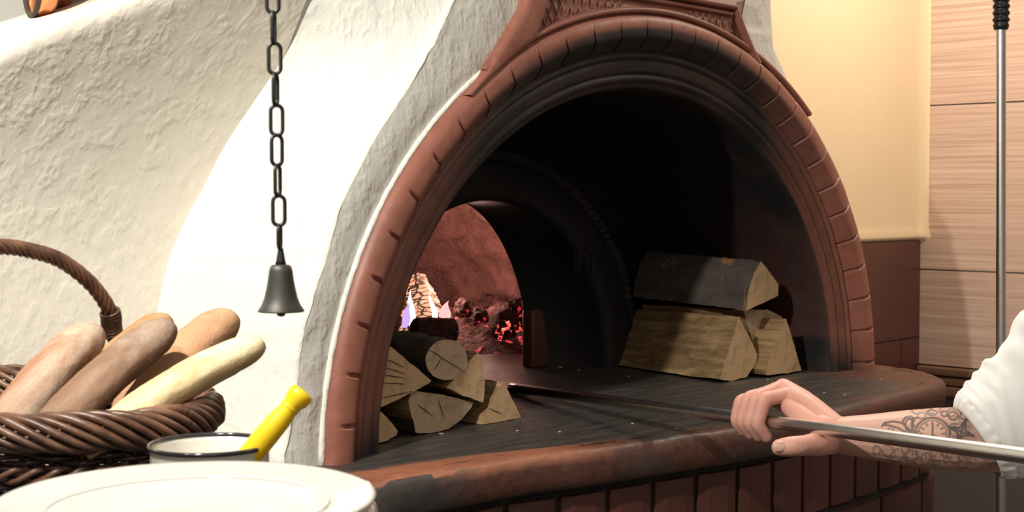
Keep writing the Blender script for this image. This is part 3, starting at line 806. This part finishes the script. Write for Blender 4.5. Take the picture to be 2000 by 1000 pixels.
# ------------------------------------------------------------------ serving counter, plates, pot
ZC = 1.055
g = G(); g.box((-1.35, .62, ZC-.04), (-.27, 1.82, ZC), 0, .006); g.box((-.29, .62, ZC-.04), (-.12, 1.14, ZC), 0, .006); g.box((-1.30, .68, 0), (-.30, 1.78, ZC-.04), 1); g.box((-.31, .68, 0), (-.16, 1.10, ZC-.04), 1)
M['counter'] = mat('dark_counter_top', (.05, .045, .04), .35); M['cabinet'] = mat('brown_counter_side', (.10, .06, .045), .6)
tag(g.build('serving_counter', None, mats=[M['counter'], M['cabinet']], origin=(-.77, 1.27, 0), smooth=False), 'dark serving counter under the basket and the plates', 'counter')
pc = at(366, 975, 1.01); R0 = 370*1.01/F
def plate_mesh():
    g = G(); R = R0
    g.lathe([(r*R, z) for r, z in ((.001, .004), (.50, .0035), (.62, .005), (.68, .010), (.72, .0145), (.80, .0165), (.93, .0195), (.975, .0215), (.995, .0215), (1.0, .0195), (.992, .0175), (.90, .013), (.74, .009), (.66, .003), (.60, -.002), (.56, -.002), (.55, .0005), (.001, .0005))], n=128)
    g.lathe([(R*.725, .0152), (R*.735, .0172), (R*.75, .0165)], n=128)
    return g
pg = plate_mesh(); zt = pc.z-.0195; np_ = 12; step = (zt-ZC-.003)/(np_-1)
first = None
for k in range(np_):
    z = zt-step*k
    lb = 'topmost white china plate of the stack in the foreground' if k == 0 else 'white china plate under the top one in the foreground stack' if k == 1 else 'white china plate, %s from the top of the foreground stack' % ['', '', 'third', 'fourth', 'fifth', 'sixth', 'seventh', 'eighth', 'ninth', 'tenth', 'eleventh', 'twelfth'][k]
    if first is None: o = first = pg.build('plate', M['china'], origin=None)
    else: o = first.copy(); COL.objects.link(o)
    o.location = (pc.x+.002*math.sin(k*2.1), pc.y+.002*math.cos(k*3.3), z); o['label'] = lb; o['category'] = 'plate'; o['group'] = 'stack of white plates'
# enamel pot
mc = at(410, 866, 1.28); RM = 119*1.28/F; hm = mc.z-ZC
pot = empty('enamel_pot', 'white enamel pot with thin dark rim holding a yellow handle', 'pot', loc=(mc.x, mc.y, ZC))
g = G(); g.lathe([(.001, .001), (RM*.85, .001), (RM*.93, .006), (RM*.955, .02), (RM*.965, hm-.006), (RM*.985, hm-.001), (RM*.975, hm-.0008), (RM*.94, hm-.006), (RM*.93, .02), (RM*.9, .008), (.001, .006)], n=96); g.build('pot_body', M['enamel'], pot)
g = G(); g.tube([(RM*.985*math.cos(2*PI*k/96), RM*.985*math.sin(2*PI*k/96), hm-.001) for k in range(96)], .0021, 8, closed=True); g.build('pot_rim', M['rimblue'], pot)
# yellow handle
a = at(580, 779, 1.275); b = at(492, 884, 1.262); e = a-b; bot_ = b+e.normalized()*(-.105)
Lh = (a-bot_).length; q = Vector((0, 0, 1)).rotation_difference((a-bot_).normalized())
yh = empty('yellow_utensil', 'yellow plastic utensil handle with flared end leaning in the enamel pot', 'kitchen utensil')
g = G(); pr = [(.001, .0), (.0075, .0015), (.0095, .012), (.0100, Lh*.55), (.0112, Lh*.72), (.0104, Lh*.86), (.0086, Lh-.012), (.0090, Lh-.006), (.0112, Lh-.001), (.0118, Lh+.005), (.0105, Lh+.0085), (.006, Lh+.0095), (.001, Lh+.010)]
g.lathe(pr, n=32); o = g.build('handle', M['yplastic'], yh)
g = G(); g.lathe([(.0088, Lh-.0115), (.0094, Lh-.010), (.0088, Lh-.0085)], n=32); g.build('handle_ring', M['yplastic'], yh)
yh.matrix_world = Matrix.Translation(bot_) @ q.to_matrix().to_4x4()

# ------------------------------------------------------------------ basket and bread
BC = Vector((-.555, 1.555, 0)); ax = Vector((.86, -.51, 0)); ay = Vector((.51, .86, 0)); BA, BB, ZR, ZB = .262, .165, 1.192, ZC+.004
bk = empty('wicker_basket', 'brown wicker bread basket with braided rim and tall hoop handle', 'basket', loc=(BC.x, BC.y, ZB))
def bp(phi, s, z, dr=0): return ax*((BA*s+dr)*math.cos(phi))+ay*((BB*s+dr)*math.sin(phi))+Vector((0, 0, z-ZB))
def bs(z): return lerp(.80, .975, ((z-ZB)/(ZR-ZB))**.8)
NS = 44; g = G()
for k in range(NS):
    g.tube([bp(2*PI*k/NS, bs(z), z) for z in [lerp(ZB, ZR-.01, j/8) for j in range(9)]], .0034, 7)
g.build('stake', M['wickerdark'], bk)['kind'] = 'stuff'
g = G(); nrow = 21
for r in range(nrow):
    z = lerp(ZB+.005, ZR-.022, r/(nrow-1)); pts = []
    for k in range(NS*6):
        ph = 2*PI*k/(NS*6); pts.append(bp(ph, bs(z), z+.0008*math.sin(ph*13+r), .0048*math.cos(NS*ph/2+PI*(r % 2))))
    g.tube(pts, .0030, 6, closed=True)
g.build('woven_wall', M['wickerdark'], bk)
g = G()
for zc, rad, ns_, tw in ((ZR-.045, .0065, 3, 20),):
    for s in range(ns_):
        g.tube([bp(2*PI*k/420, bs(zc), zc+rad*math.sin(2*PI*k/420*tw+2*PI*s/ns_), .004+rad*math.cos(2*PI*k/420*tw+2*PI*s/ns_)) for k in range(420)], .0032, 7, closed=True)
g.build('middle_band', M['wicker'], bk)
g = G()
for s in range(9):
    g.tube([bp(2*PI*k/600, .985, ZR-.002-.0165*math.sin(2*PI*k/600*7+2*PI*s/9)*(1+.08*math.sin(s*5)), .012*math.cos(2*PI*k/600*7+2*PI*s/9)) for k in range(600)], .0042+.0005*math.sin(s*4), 7, closed=True)
g.build('braided_rim', M['wicker'], bk)
g = G(); g.rings([[bp(2*PI*k/60, .78*t, ZB+.002) for k in range(60)] for t in (.001, .5, 1)]); g.build('basket_floor', M['wickerdark'], bk)
# hoop handle across the basket, twisted from canes
hp = []; A0 = at(222, 665, 1.70); 
hpts = catmull([Vector((-.44, 1.74, 1.15)), at(226, 665, 1.72), at(214, 608, 1.70), at(178, 555, 1.67), at(120, 510, 1.63), at(60, 490, 1.59), at(0, 482, 1.55), at(-80, 488, 1.50), at(-150, 520, 1.46), at(-210, 590, 1.42), at(-240, 700, 1.39), Vector((-.63, 1.375, 1.15))], 16)
g = G(); n = len(hpts)
core = []
for s in range(6):
    pts = []
    for i, p in enumerate(hpts):
        t = (hpts[min(i+1, n-1)]-hpts[max(i-1, 0)]).normalized(); x = t.cross(Vector((0, .3, 1))).normalized(); y = t.cross(x); a = i*.30+2*PI*s/6
        pts.append(p+x*.0058*math.cos(a)+y*.0058*math.sin(a)-bk.location)
    g.tube(pts, .0035, 7)
g.tube([p-bk.location for p in hpts], .0048, 8)
hd = g.build('hoop_handle', M['wicker'], bk)
g = G()
for k in range(11):
    i = 18+k*1.35; i0 = int(i); p = hpts[i0].lerp(hpts[i0+1], i-i0); t = (hpts[i0+1]-hpts[i0]).normalized(); x = t.cross(Vector((0, 1, 0))).normalized(); y = t.cross(x)
    g.tube([p+x*.0108*math.cos(2*PI*j/20)+y*.0108*math.sin(2*PI*j/20)+t*.0015*math.sin(2*PI*j/20)-bk.location for j in range(20)], .0021, 6, closed=True)
g.build('handle_binding', M['wicker'], hd)

def loaf(a, b, r, m, label, ext=.10, bend=.008, flat=.85, tip=.8, seed=0, name='baguette'):
    d = (b-a).normalized(); a = a-d*ext; Lb = (b-a).length; g = G(); K = 60; n = 40; rs = []
    side = d.cross(Vector((0, 0, 1))).normalized(); up = side.cross(d)
    for i in range(K+1):
        t = i/K; s = (1-abs(2*t-1)**6.5)**.5 if 0 < i < K else .02
        rr = r*1.06*max(.02, s)*(1-.06*(2*t-1)**2); 
        ring = []
        for j in range(n):
            an = 2*PI*j/n; q = 1+.05*nz((t*5+seed, math.cos(an), math.sin(an)), 1.3, 3)+.02*nz((t*18+seed, math.cos(an)*3, math.sin(an)*3), 1.5, 3)
            # shallow seam along the crust
            q -= .05*math.exp(-((an-1.9-.4*math.sin(t*4))/.16)**2)
            ring.append(Vector((rr*q*math.cos(an), (t-.0)*Lb, rr*flat*q*math.sin(an)+bend*math.sin(PI*t))))
        rs.append(ring)
    g.rings(rs); o = g.build(name, m)
    R = Matrix((side, d, up)).transposed().to_4x4(); o.matrix_world = Matrix.Translation(a) @ R
    tag(o, label, 'bread', 'baguettes standing in the basket'); return o
px15 = lambda w_, Y: w_*Y/F
loaf(at(50, 800, 1.50), at(190, 640, 1.60), px15(47, 1.57), M['b1'], 'flour dusted brown baguette, leftmost in the basket', .06, seed=1)
loaf(at(175, 770, 1.60), at(330, 620, 1.70), px15(38, 1.66), M['b2'], 'golden baguette mostly hidden behind the dark one', .05, seed=5)
loaf(at(140, 815, 1.45), at(336, 632, 1.56), px15(45, 1.52), M['b3'], 'dark greyish brown floured baguette in the middle of the basket', .07, seed=9)
loaf(at(290, 775, 1.57), at(455, 615, 1.68), px15(46, 1.64), M['b4'], 'smooth tan baguette at the back right of the basket', .05, seed=13)
loaf(at(225, 850, 1.405), at(515, 668, 1.52), px15(40, 1.47), M['b5'], 'pale yellow baguette leaning far over the right rim', .04, bend=.010, seed=21)

# ------------------------------------------------------------------ peels
pa = at(1000, 757, 3.0); pb = at(2000, 890, 1.71); pd = (pb-pa).normalized()
peel = empty('oven_peel', 'long steel peel pole held by the hand and reaching into the oven', 'oven peel', loc=pa)
g = G(); Lp = (pb-pa).length*1.22; pts = [pd*(Lp*k/60) for k in range(61)]; g.tube(pts, .0100, 24)
sv = [max(0, min(1, 1-((v.length)-.25)/.45)) for v in g.v]
g.build('pole', M['steel'], peel, attr={'soot': sv})
g = G(); t0 = -pd
q = Vector((0, 1, 0)).rotation_difference(Vector((t0.x, t0.y, 0)).normalized()).to_matrix()
g.add([q @ Vector((x, y, z)) for x, y, z in ((-.012, -.03, .004), (.012, -.03, .004), (.05, .03, .002), (.06, .10, .0), (-.06, .10, .0), (-.05, .03, .002))], [(0, 1, 2, 3, 4, 5)])
bm_v = len(g.v); vv = [v.copy() for v in g.v]
g = G(); g.rings([vv, [v-Vector((0, 0, .003)) for v in vv]]); g.build('scraper_blade', M['iron'], peel, smooth=False)
# the first wall for the second peel: it leans on the tiled wall
pt = at(1954, -150, 3.05); pbm = at(1955, 1050, 3.02)
YP = 3.0
p2 = empty('oven_peel', 'upright steel pole with black ribbed grip, leaning by the striped tiles', 'oven peel', loc=at(1955, 1350, YP))
g = G(); g.tube([at(1955, y, YP)-p2.location for y in range(1350, 20, -30)], 9.5*YP/F, 24); g.build('pole', M['steel'], p2, attr={'soot': [0.0]*len(g.v)})
g = G(); rs = []; ys = [58, 54, 48, 42, 36, 30, 24, 18, 12, 6, 0, -6, -12, -20, -40, -80, -100]
pr = []
for i in range(60):
    y = 58-i*3.0; pr.append(((15+1.8*math.cos(y*2*PI/13) if i > 2 else 13+i)*YP/F, y))
base_ = at(1955, 58, YP)-p2.location
g.lathe([(.001, 0)]+[(r, (58-y)*YP/F) for r, y in pr]+[(.001, 59*3*YP/F)], c=base_, n=24); g.build('grip', M['rubber'], p2)

# ------------------------------------------------------------------ pans on the ledge beyond the low wall
def disc(px_, py_, Y, r, th_, m, m2, label, cat, name, yaw):
    c = at(px_, py_, Y); o = empty(name, label, cat, loc=c); o.rotation_euler = (math.radians(90), 0, yaw)
    g = G(); g.lathe([(.001, .0), (r*.9, 0), (r*.97, .003), (r, .010), (r*1.0, th_), (r*.96, th_), (r*.95, .012), (r*.88, .005), (.001, .005)], n=64); g.build('pan_body', m, o)
    g = G(); g.tube([(r*.985*math.cos(2*PI*k/64), r*.985*math.sin(2*PI*k/64), th_) for k in range(64)], .004, 8, closed=True); g.build('pan_rim', m2, o); return o
disc(103, -70, 2.15, .080, .03, M['copper'], M['barkdark'], 'copper pan with brown rim on the ledge at the top left', 'pan', 'copper_pan', math.radians(-62))
disc(124, -62, 2.22, .072, .02, M['copper'], M['tin'], 'copper plate with silvery rim right of the copper pan', 'pan', 'copper_plate', math.radians(-58))
c = at(150, 12, 2.22); g = G(); g.lathe([(.001, 0), (.02, 0), (.026, .004), (.028, .09), (.025, .09), (.001, .088)], n=40)
o = g.build('tin_cup', M['tin']); o.location = at(146, 18, 2.22); tag(o, 'silvery tin cup right of the copper plate on the ledge', 'cup')

# ------------------------------------------------------------------ the cook: hand, tattooed forearm, white jacket
def rodp(x):                      # point on the pole seen at photo column x
    best = None
    lo, hi = 0.0, 1.3
    for _ in range(40):
        m_ = (lo+hi)/2; p = pa+(pb-pa)*m_
        if project(p)[0] < x: lo = m_
        else: hi = m_
    return pa+(pb-pa)*lo
e1 = Vector((-pd.y, pd.x, 0)).normalized()
if e1.x > 0: e1 = -e1             # towards the left and the camera
if e1.y > 0: pass
UPV = Vector((0, 0, 1))
def hp_(x, a, b, along=0): return rodp(x)+e1*a+UPV*b+pd*along
chains = []
W = at(1640, 850, 2.105)
E_ = at(1965, 862, 2.06)
S = at(2150, 560, 2.0)
# forearm
chains.append([(S, .052), (lerp(S, E_, .6), .047), (E_, .046), (at(1900, 858, 2.06), .0475), (at(1830, 857, 2.07), .0455), (at(1760, 855, 2.085), .040), (at(1700, 853, 2.095), .0335), (W, .0275), (at(1612, 842, 2.115), .027)])
fx_ = [1506, 1490, 1474, 1459]
fr_ = [.0110, .0108, .0102, .0090]
mcph = [.040, .050, .044, .034]
for i in range(4):
    x = fx_[i]; r = fr_[i]; s = (1, 1.02, .98, .86)[i]
    mcp = hp_(x, -.036-.002*i, mcph[i]); pip = hp_(x, .012, .036*s, -.002); dip = hp_(x, .0255*s, -.002, -.001); tip = hp_(x, .009, -.0225*s, .001)
    wr = W.lerp(mcp, .12)+Vector((0, (-.008+.006*i), .006-.004*i))
    mid = wr.lerp(mcp, .55)+Vector((0, 0, .006))
    chains.append([(wr, .0185), (mid, .0165), (mcp, r*1.32)])
    chains.append([(mid.lerp(mcp, .6), r*1.2), (mcp, r*1.25), (mcp.lerp(pip, .5), r*1.0), (pip, r*1.10), (pip.lerp(dip, .5), r*.97), (dip, r*.98), (tip, r*.86)])
# thumb under the pole
tc = at(1622, 862, 2.10); tm = at(1592, 868, 2.065); ti = at(1560, 871, 2.045); tt = at(1524, 874, 2.05)
chains.append([(W.lerp(tc, .3), .021), (tc, .020), (tm, .0175), (tm.lerp(ti, .5), .0150), (ti, .0148), (ti.lerp(tt, .5), .0150), (tt, .0128)])
# palm heel and web between thumb and index finger
chains.append([(W, .024), (at(1600, 838, 2.12), .022), (at(1570, 815, 2.145), .019), (at(1545, 795, 2.175), .016)])
chains.append([(at(1612, 855, 2.10), .021), (at(1590, 850, 2.11), .018), (at(1572, 835, 2.135), .014)])
verts, faces = [], []
g = G()
def ball_chain(ch):
    pts = []
    for (p, r), (q, s) in zip(ch, ch[1:]):
        m_ = max(2, int((q-p).length/.004))
        for k in range(m_): pts.append((p.lerp(q, k/m_), lerp(r, s, k/m_)))
    pts.append(ch[-1]); return pts
for ch in chains:
    # smooth the chain, then a tube with round ends
    pts = ball_chain(ch); n = len(pts)
    P = [p for p, r in pts]; R = [r for p, r in pts]
    for _ in range(3): P = [P[0]]+[(P[i-1]+P[i]*2+P[i+1])/4 for i in range(1, n-1)]+[P[-1]]; R = [R[0]]+[(R[i-1]+R[i]*2+R[i+1])/4 for i in range(1, n-1)]+[R[-1]]
    d0, d1 = (P[0]-P[1]).normalized(), (P[-1]-P[-2]).normalized()
    PP = [P[0]+d0*R[0]*math.sin(a) for a in (1.45, 1.1, .75, .4)]+P+[P[-1]+d1*R[-1]*math.sin(a) for a in (.4, .75, 1.1, 1.45)]
    RR = [R[0]*math.cos(a) for a in (1.45, 1.1, .75, .4)]+R+[R[-1]*math.cos(a) for a in (.4, .75, 1.1, 1.45)]
    g.tube(PP, RR, 20)
me = bpy.data.meshes.new('tmp'); me.from_pydata([tuple(v) for v in g.v], [], g.f)
bm = bmesh.new(); bm.from_mesh(me); bmesh.ops.recalc_face_normals(bm, faces=bm.faces); bm.to_mesh(me); bm.free()
tmp = bpy.data.objects.new('tmp', me); COL.objects.link(tmp)
rm = tmp.modifiers.new('r', 'REMESH'); rm.mode = 'VOXEL'; rm.voxel_size = .0014
sm = tmp.modifiers.new('s', 'SMOOTH'); sm.factor = .5; sm.iterations = 5
dg = bpy.context.evaluated_depsgraph_get(); dg.update()
ev = bpy.data.meshes.new_from_object(tmp.evaluated_get(dg)); bpy.data.objects.remove(tmp)
person = empty('person', 'person in a white jacket reaching in from the right with tattooed forearm, gripping the pole', 'person', loc=(1.02, 1.92, 0))
# tattoo, plus thumb-crease shade, drawn into the skin colour
segs = []
def seg(pts, w_=1.6, v=.85):
    for p, q in zip(pts, pts[1:]): segs.append((p[0], p[1], q[0], q[1], w_, v))
def circ(cx_, cy_, rx, ry, w_=1.6, v=.85, a0=0, a1=2*PI, n=28, rot=0):
    pts = []
    for k in range(n+1):
        a = a0+(a1-a0)*k/n; x, y = rx*math.cos(a), ry*math.sin(a); pts.append((cx_+x*math.cos(rot)-y*math.sin(rot), cy_+x*math.sin(rot)+y*math.cos(rot)))
    seg(pts, w_, v)
circ(1821, 847, 34, 31, 1.8); circ(1821, 847, 28, 26, 1.1, .7)
for k in range(12):
    a = 2*PI*k/12; seg([(1821+24*math.cos(a), 847+22*math.sin(a)), (1821+20*math.cos(a), 847+18*math.sin(a))], 1.6, .8)
seg([(1821, 850), (1822, 832)], 1.7); seg([(1821, 849), (1829, 853)], 1.5)
for q in ((1556, 864, 1557, 873), (1561, 863, 1562, 876), (1567, 864, 1567, 871)): seg([(q[0], q[1]), (q[2], q[3])], .6, .28)  # crease shade on the thumb, painted as faint dark lines
S4 = []
for k in range(8):
    a = 2*PI*k/8+.35; r = 25 if k % 2 == 0 else 8; S4.append((1878+r*math.cos(a), 843+r*math.sin(a)))
seg(S4+[S4[0]], 1.8, .95)
for k in range(0, 8, 2): seg([(1878, 843), S4[k]], 2.4, .9)
circ(1873, 843, 16, 15, 1.2, .7); circ(1862, 812, 9, 8, 1.8); circ(1845, 808, 6, 5, 1.5); circ(1885, 812, 10, 8, 1.8)
seg([(1723, 832), (1728, 826), (1745, 823), (1762, 826), (1775, 838)], 2.0); seg([(1725, 829), (1742, 832), (1758, 838), (1772, 846)], 1.8)
seg([(1762, 826), (1768, 815), (1780, 813), (1786, 822)], 1.8); circ(1776, 830, 8, 12, 1.6); circ(1740, 840, 5, 4, 1.2, .7)
circ(1790, 830, 10, 14, 1.6, .8, 1, 5); circ(1800, 812, 8, 6, 1.4, .7); circ(1820, 806, 10, 5, 1.5, .8)
for (x, y, rx, ry) in ((1735, 882, 14, 10), (1752, 890, 16, 11), (1780, 892, 14, 12), (1772, 880, 16, 10), (1808, 895, 12, 8), (1830, 888, 14, 10), (1862, 892, 16, 10), (1895, 893, 14, 9), (1712, 880, 9, 7)):
    circ(x, y, rx, ry, 1.7, .62, .4, 5.6, rot=x*.1)
for k in range(60):
    x = 1775+random.random()*125; y = 800+random.random()*110
    if (x-1821)**2+(y-847)**2 < 36**2: continue
    circ(x, y, 5+6*random.random(), 4+4*random.random(), 1.4, .72, random.random()*3, 3+random.random()*3, 10)
nv = len(ev.vertices); ink_crease = [0.0]*nv; red = [0.0]*nv
for i, v in enumerate(ev.vertices):
    p = v.co; x, y = project(p)
    if x > 1705 or (1550 < x < 1572 and y > 858):
        fnt = v.normal.dot((CAM-p).normalized()); s = 0.0
        for (ax_, ay_, bx_, by_, w_, val) in segs:
            if x < min(ax_, bx_)-3 or x > max(ax_, bx_)+3 or y < min(ay_, by_)-3 or y > max(ay_, by_)+3: continue
            dx, dy = bx_-ax_, by_-ay_; t = max(0, min(1, ((x-ax_)*dx+(y-ay_)*dy)/(dx*dx+dy*dy+1e-6))); dd_ = math.hypot(x-ax_-t*dx, y-ay_-t*dy)
            s = max(s, val*max(0, min(1, (w_+.7-dd_)/1.0)))
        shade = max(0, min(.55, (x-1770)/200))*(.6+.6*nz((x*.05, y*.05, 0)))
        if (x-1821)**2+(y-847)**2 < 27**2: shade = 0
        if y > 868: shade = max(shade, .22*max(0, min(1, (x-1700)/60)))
        ink_crease[i] = max(0, min(1, max(s if fnt > -.05 else 0, shade)))
    if x < 1660:
        for c, rr_ in ((at(1500, 762, 2.19), .020), (at(1545, 775, 2.18), .018), (at(1470, 780, 2.2), .016), (at(1485, 800, 2.15), .016), (at(1522, 872, 2.04), .02), (at(1483, 850, 2.15), .014)):
            red[i] = max(red[i], .75*math.exp(-((p-c).length/rr_)**2))
        red[i] = max(red[i], .42*min(1, (1660-x)/40))
for an, vals in (('ink', ink_crease), ('red', red)):
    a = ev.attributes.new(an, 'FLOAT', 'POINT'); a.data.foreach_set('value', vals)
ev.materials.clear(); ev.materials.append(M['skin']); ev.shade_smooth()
ev.transform(Matrix.Translation(-person.location))
arm = bpy.data.objects.new('arm', ev); COL.objects.link(arm); arm.parent = person
arm['label'] = 'bare forearm with clock and star tattoo, fist closed around the pole'
# thumbnail
nc = at(1524, 874, 2.05); vn = (CAM-nc).normalized(); vn = (vn+Vector((0, 0, .15))).normalized(); tx = (tt-ti).normalized(); ty = vn.cross(tx).normalized(); tx = ty.cross(vn)
g = G(); rs = []
for i in range(7):
    t = i/6; r = []
    for k in range(28):
        a = 2*PI*k/28; x = .0088*t*math.copysign(abs(math.cos(a))**.75, math.cos(a)); y = .0078*t*math.copysign(abs(math.sin(a))**.75, math.sin(a))
        r.append(nc+vn*(.0148-(y*y)/.0300-(x*x)/.12-(.0010 if i == 6 else 0))+tx*(x+.001)+ty*y-person.location)
    rs.append(r)
g.rings(rs, cap=(True, False)); g.build('thumbnail', M['nail'], person)
# jacket sleeve: rings from the cuff to the shoulder
def sring(c, axis, ra, rb, n=64, fold=.0, seed=0, inner=False):
    axis = axis.normalized(); x = axis.cross(Vector((0, 1, 0))).normalized(); y = axis.cross(x).normalized(); r = []
    for k in range(n):
        a = 2*PI*k/n; q = 1+fold*(.6*nz((math.cos(a)*1.4+seed, math.sin(a)*1.4, seed*.35), 1.2, 3)+.12*math.sin(a*5+seed))
        r.append(c+x*ra*q*math.cos(a)+y*rb*q*math.sin(a)-person.location)
    return r
cu = [((1912, 862), 2.055, .062, .056, (-1, 0, -.62)), ((1916, 858), 2.055, .066, .058, (-1, 0, -.62)), ((1930, 848), 2.05, .074, .062, (-1, 0, -.66)), ((1960, 838), 2.05, .086, .066, (-1, 0, -.75)), ((2000, 822), 2.05, .098, .070, (-1, 0, -.9)), ((2036, 790), 2.045, .098, .075, (-1, 0, -1.1)), ((2072, 735), 2.035, .092, .080, (-1, 0, -1.2)), ((2106, 668), 2.02, .088, .082, (-1, 0, -1.3)), ((2130, 590), 2.01, .088, .085, (-1, 0, -1.1)), ((2180, 535), 1.98, .085, .088, (-1, 0, -.6)), ((2250, 520), 1.95, .08, .09, (-1, 0, -.2))]
rs = []
cup = []
for (pxy, Y, ra, rb, axx) in cu: cup.append((at(pxy[0], pxy[1], Y), Vector(axx), ra, rb))
m0 = cup[0]; rs.append(sring(m0[0]-m0[1].normalized()*.03, m0[1], m0[2]*.93, m0[3]*.93, seed=0, fold=.02))
rs.append(sring(m0[0], m0[1], m0[2]*.95, m0[3]*.95, fold=.02))
for i in range(len(cup)-1):
    a, b = cup[i], cup[i+1]
    m_ = 2 if i == 0 else 7
    for k in range(m_):
        t = k/m_; T = i+t
        rs.append(sring(a[0].lerp(b[0], t), a[1].lerp(b[1], t), lerp(a[2], b[2], t)*(1+(.018*math.sin(T*7.0) if i > 0 else 0)), lerp(a[3], b[3], t), fold=.10 if i > 1 else .05*(i+.4), seed=T*.9))
g = G(); g.rings(rs, cap=(False, False)); slv = g.build('jacket_sleeve', M['cloth'], person)
g = G(); rs = []
for tt_, sc_ in ((-.25, .955), (-.2, 1.0), (.0, 1.03), (.6, 1.03), (1.3, 1.015), (1.6, .97)):
    a_, b_ = cup[0], cup[2]; f_ = tt_/1.6*1.0
    r = sring(a_[0].lerp(b_[0], f_), a_[1].lerp(b_[1], max(0, f_)), lerp(a_[2], b_[2], f_)*sc_, lerp(a_[3], b_[3], f_)*sc_, n=160, fold=.02)
    cc_ = sum(r, Vector())/len(r)
    rs.append([cc_+(p-cc_)*(1+.016*math.sin(2*PI*k/160*23+tt_*1.2)*(1 if tt_ > .3 else .2)) for k, p in enumerate(r)])
g.rings(rs, cap=(False, False)); g.build('cuff', M['cloth'], slv)
# torso, neck, head and legs stand outside the frame
def body_ring(z, wx, wy, cx_=0, cy_=0, n=40): return [Vector((cx_+wx*math.cos(2*PI*k/n), cy_+wy*math.sin(2*PI*k/n), z)) for k in range(n)]
g = G(); g.rings([body_ring(z, a, b) for z, a, b in ((.72, .19, .14), (.85, .19, .14), (1.0, .175, .13), (1.12, .18, .13), (1.25, .19, .13), (1.34, .19, .12), (1.40, .165, .10), (1.45, .10, .08), (1.49, .065, .062))]); g.build('jacket', M['cloth'], person)
g = G(); hd_ = [(1.46, .052, .055, 0), (1.53, .052, .055, -.005), (1.56, .060, .075, -.015), (1.60, .070, .090, -.01), (1.65, .076, .097, 0), (1.70, .077, .098, .002), (1.75, .068, .088, .005), (1.78, .045, .06, .005), (1.795, .01, .015, .005)]
g.rings([body_ring(z, b, a, x) for z, a, b, x in hd_]); g.rings([body_ring(1.635, .012, .012, -.095), body_ring(1.66, .006, .008, -.092)])
g.build('head', M['skin'], person, attr={'ink': [0.0]*len(g.v), 'red': [.2]*len(g.v)})
g = G(); g.rings([body_ring(z, b, a, x) for z, a, b, x in ((1.69, .081, .100, .010), (1.72, .080, .098, .010), (1.76, .070, .088, .008), (1.79, .05, .06, .006), (1.806, .01, .012, .005))]); M['hair'] = mat('dark_hair', (.03, .02, .015), .6); g.build('hair', M['hair'], person)
for s in (-1, 1):
    g = G(); g.rings([body_ring(z, a, b, .0, s*.085) for z, a, b in ((.06, .05, .05), (.10, .055, .052), (.45, .07, .065), (.75, .09, .08), (.84, .09, .082))]); g.build('trouser_leg', M['cabinet'], person)
    g = G(); g.box((-.19, s*.085-.045, 0), (.06, s*.085+.045, .07), 0, .02); g.build('shoe', M['rubber'], person)
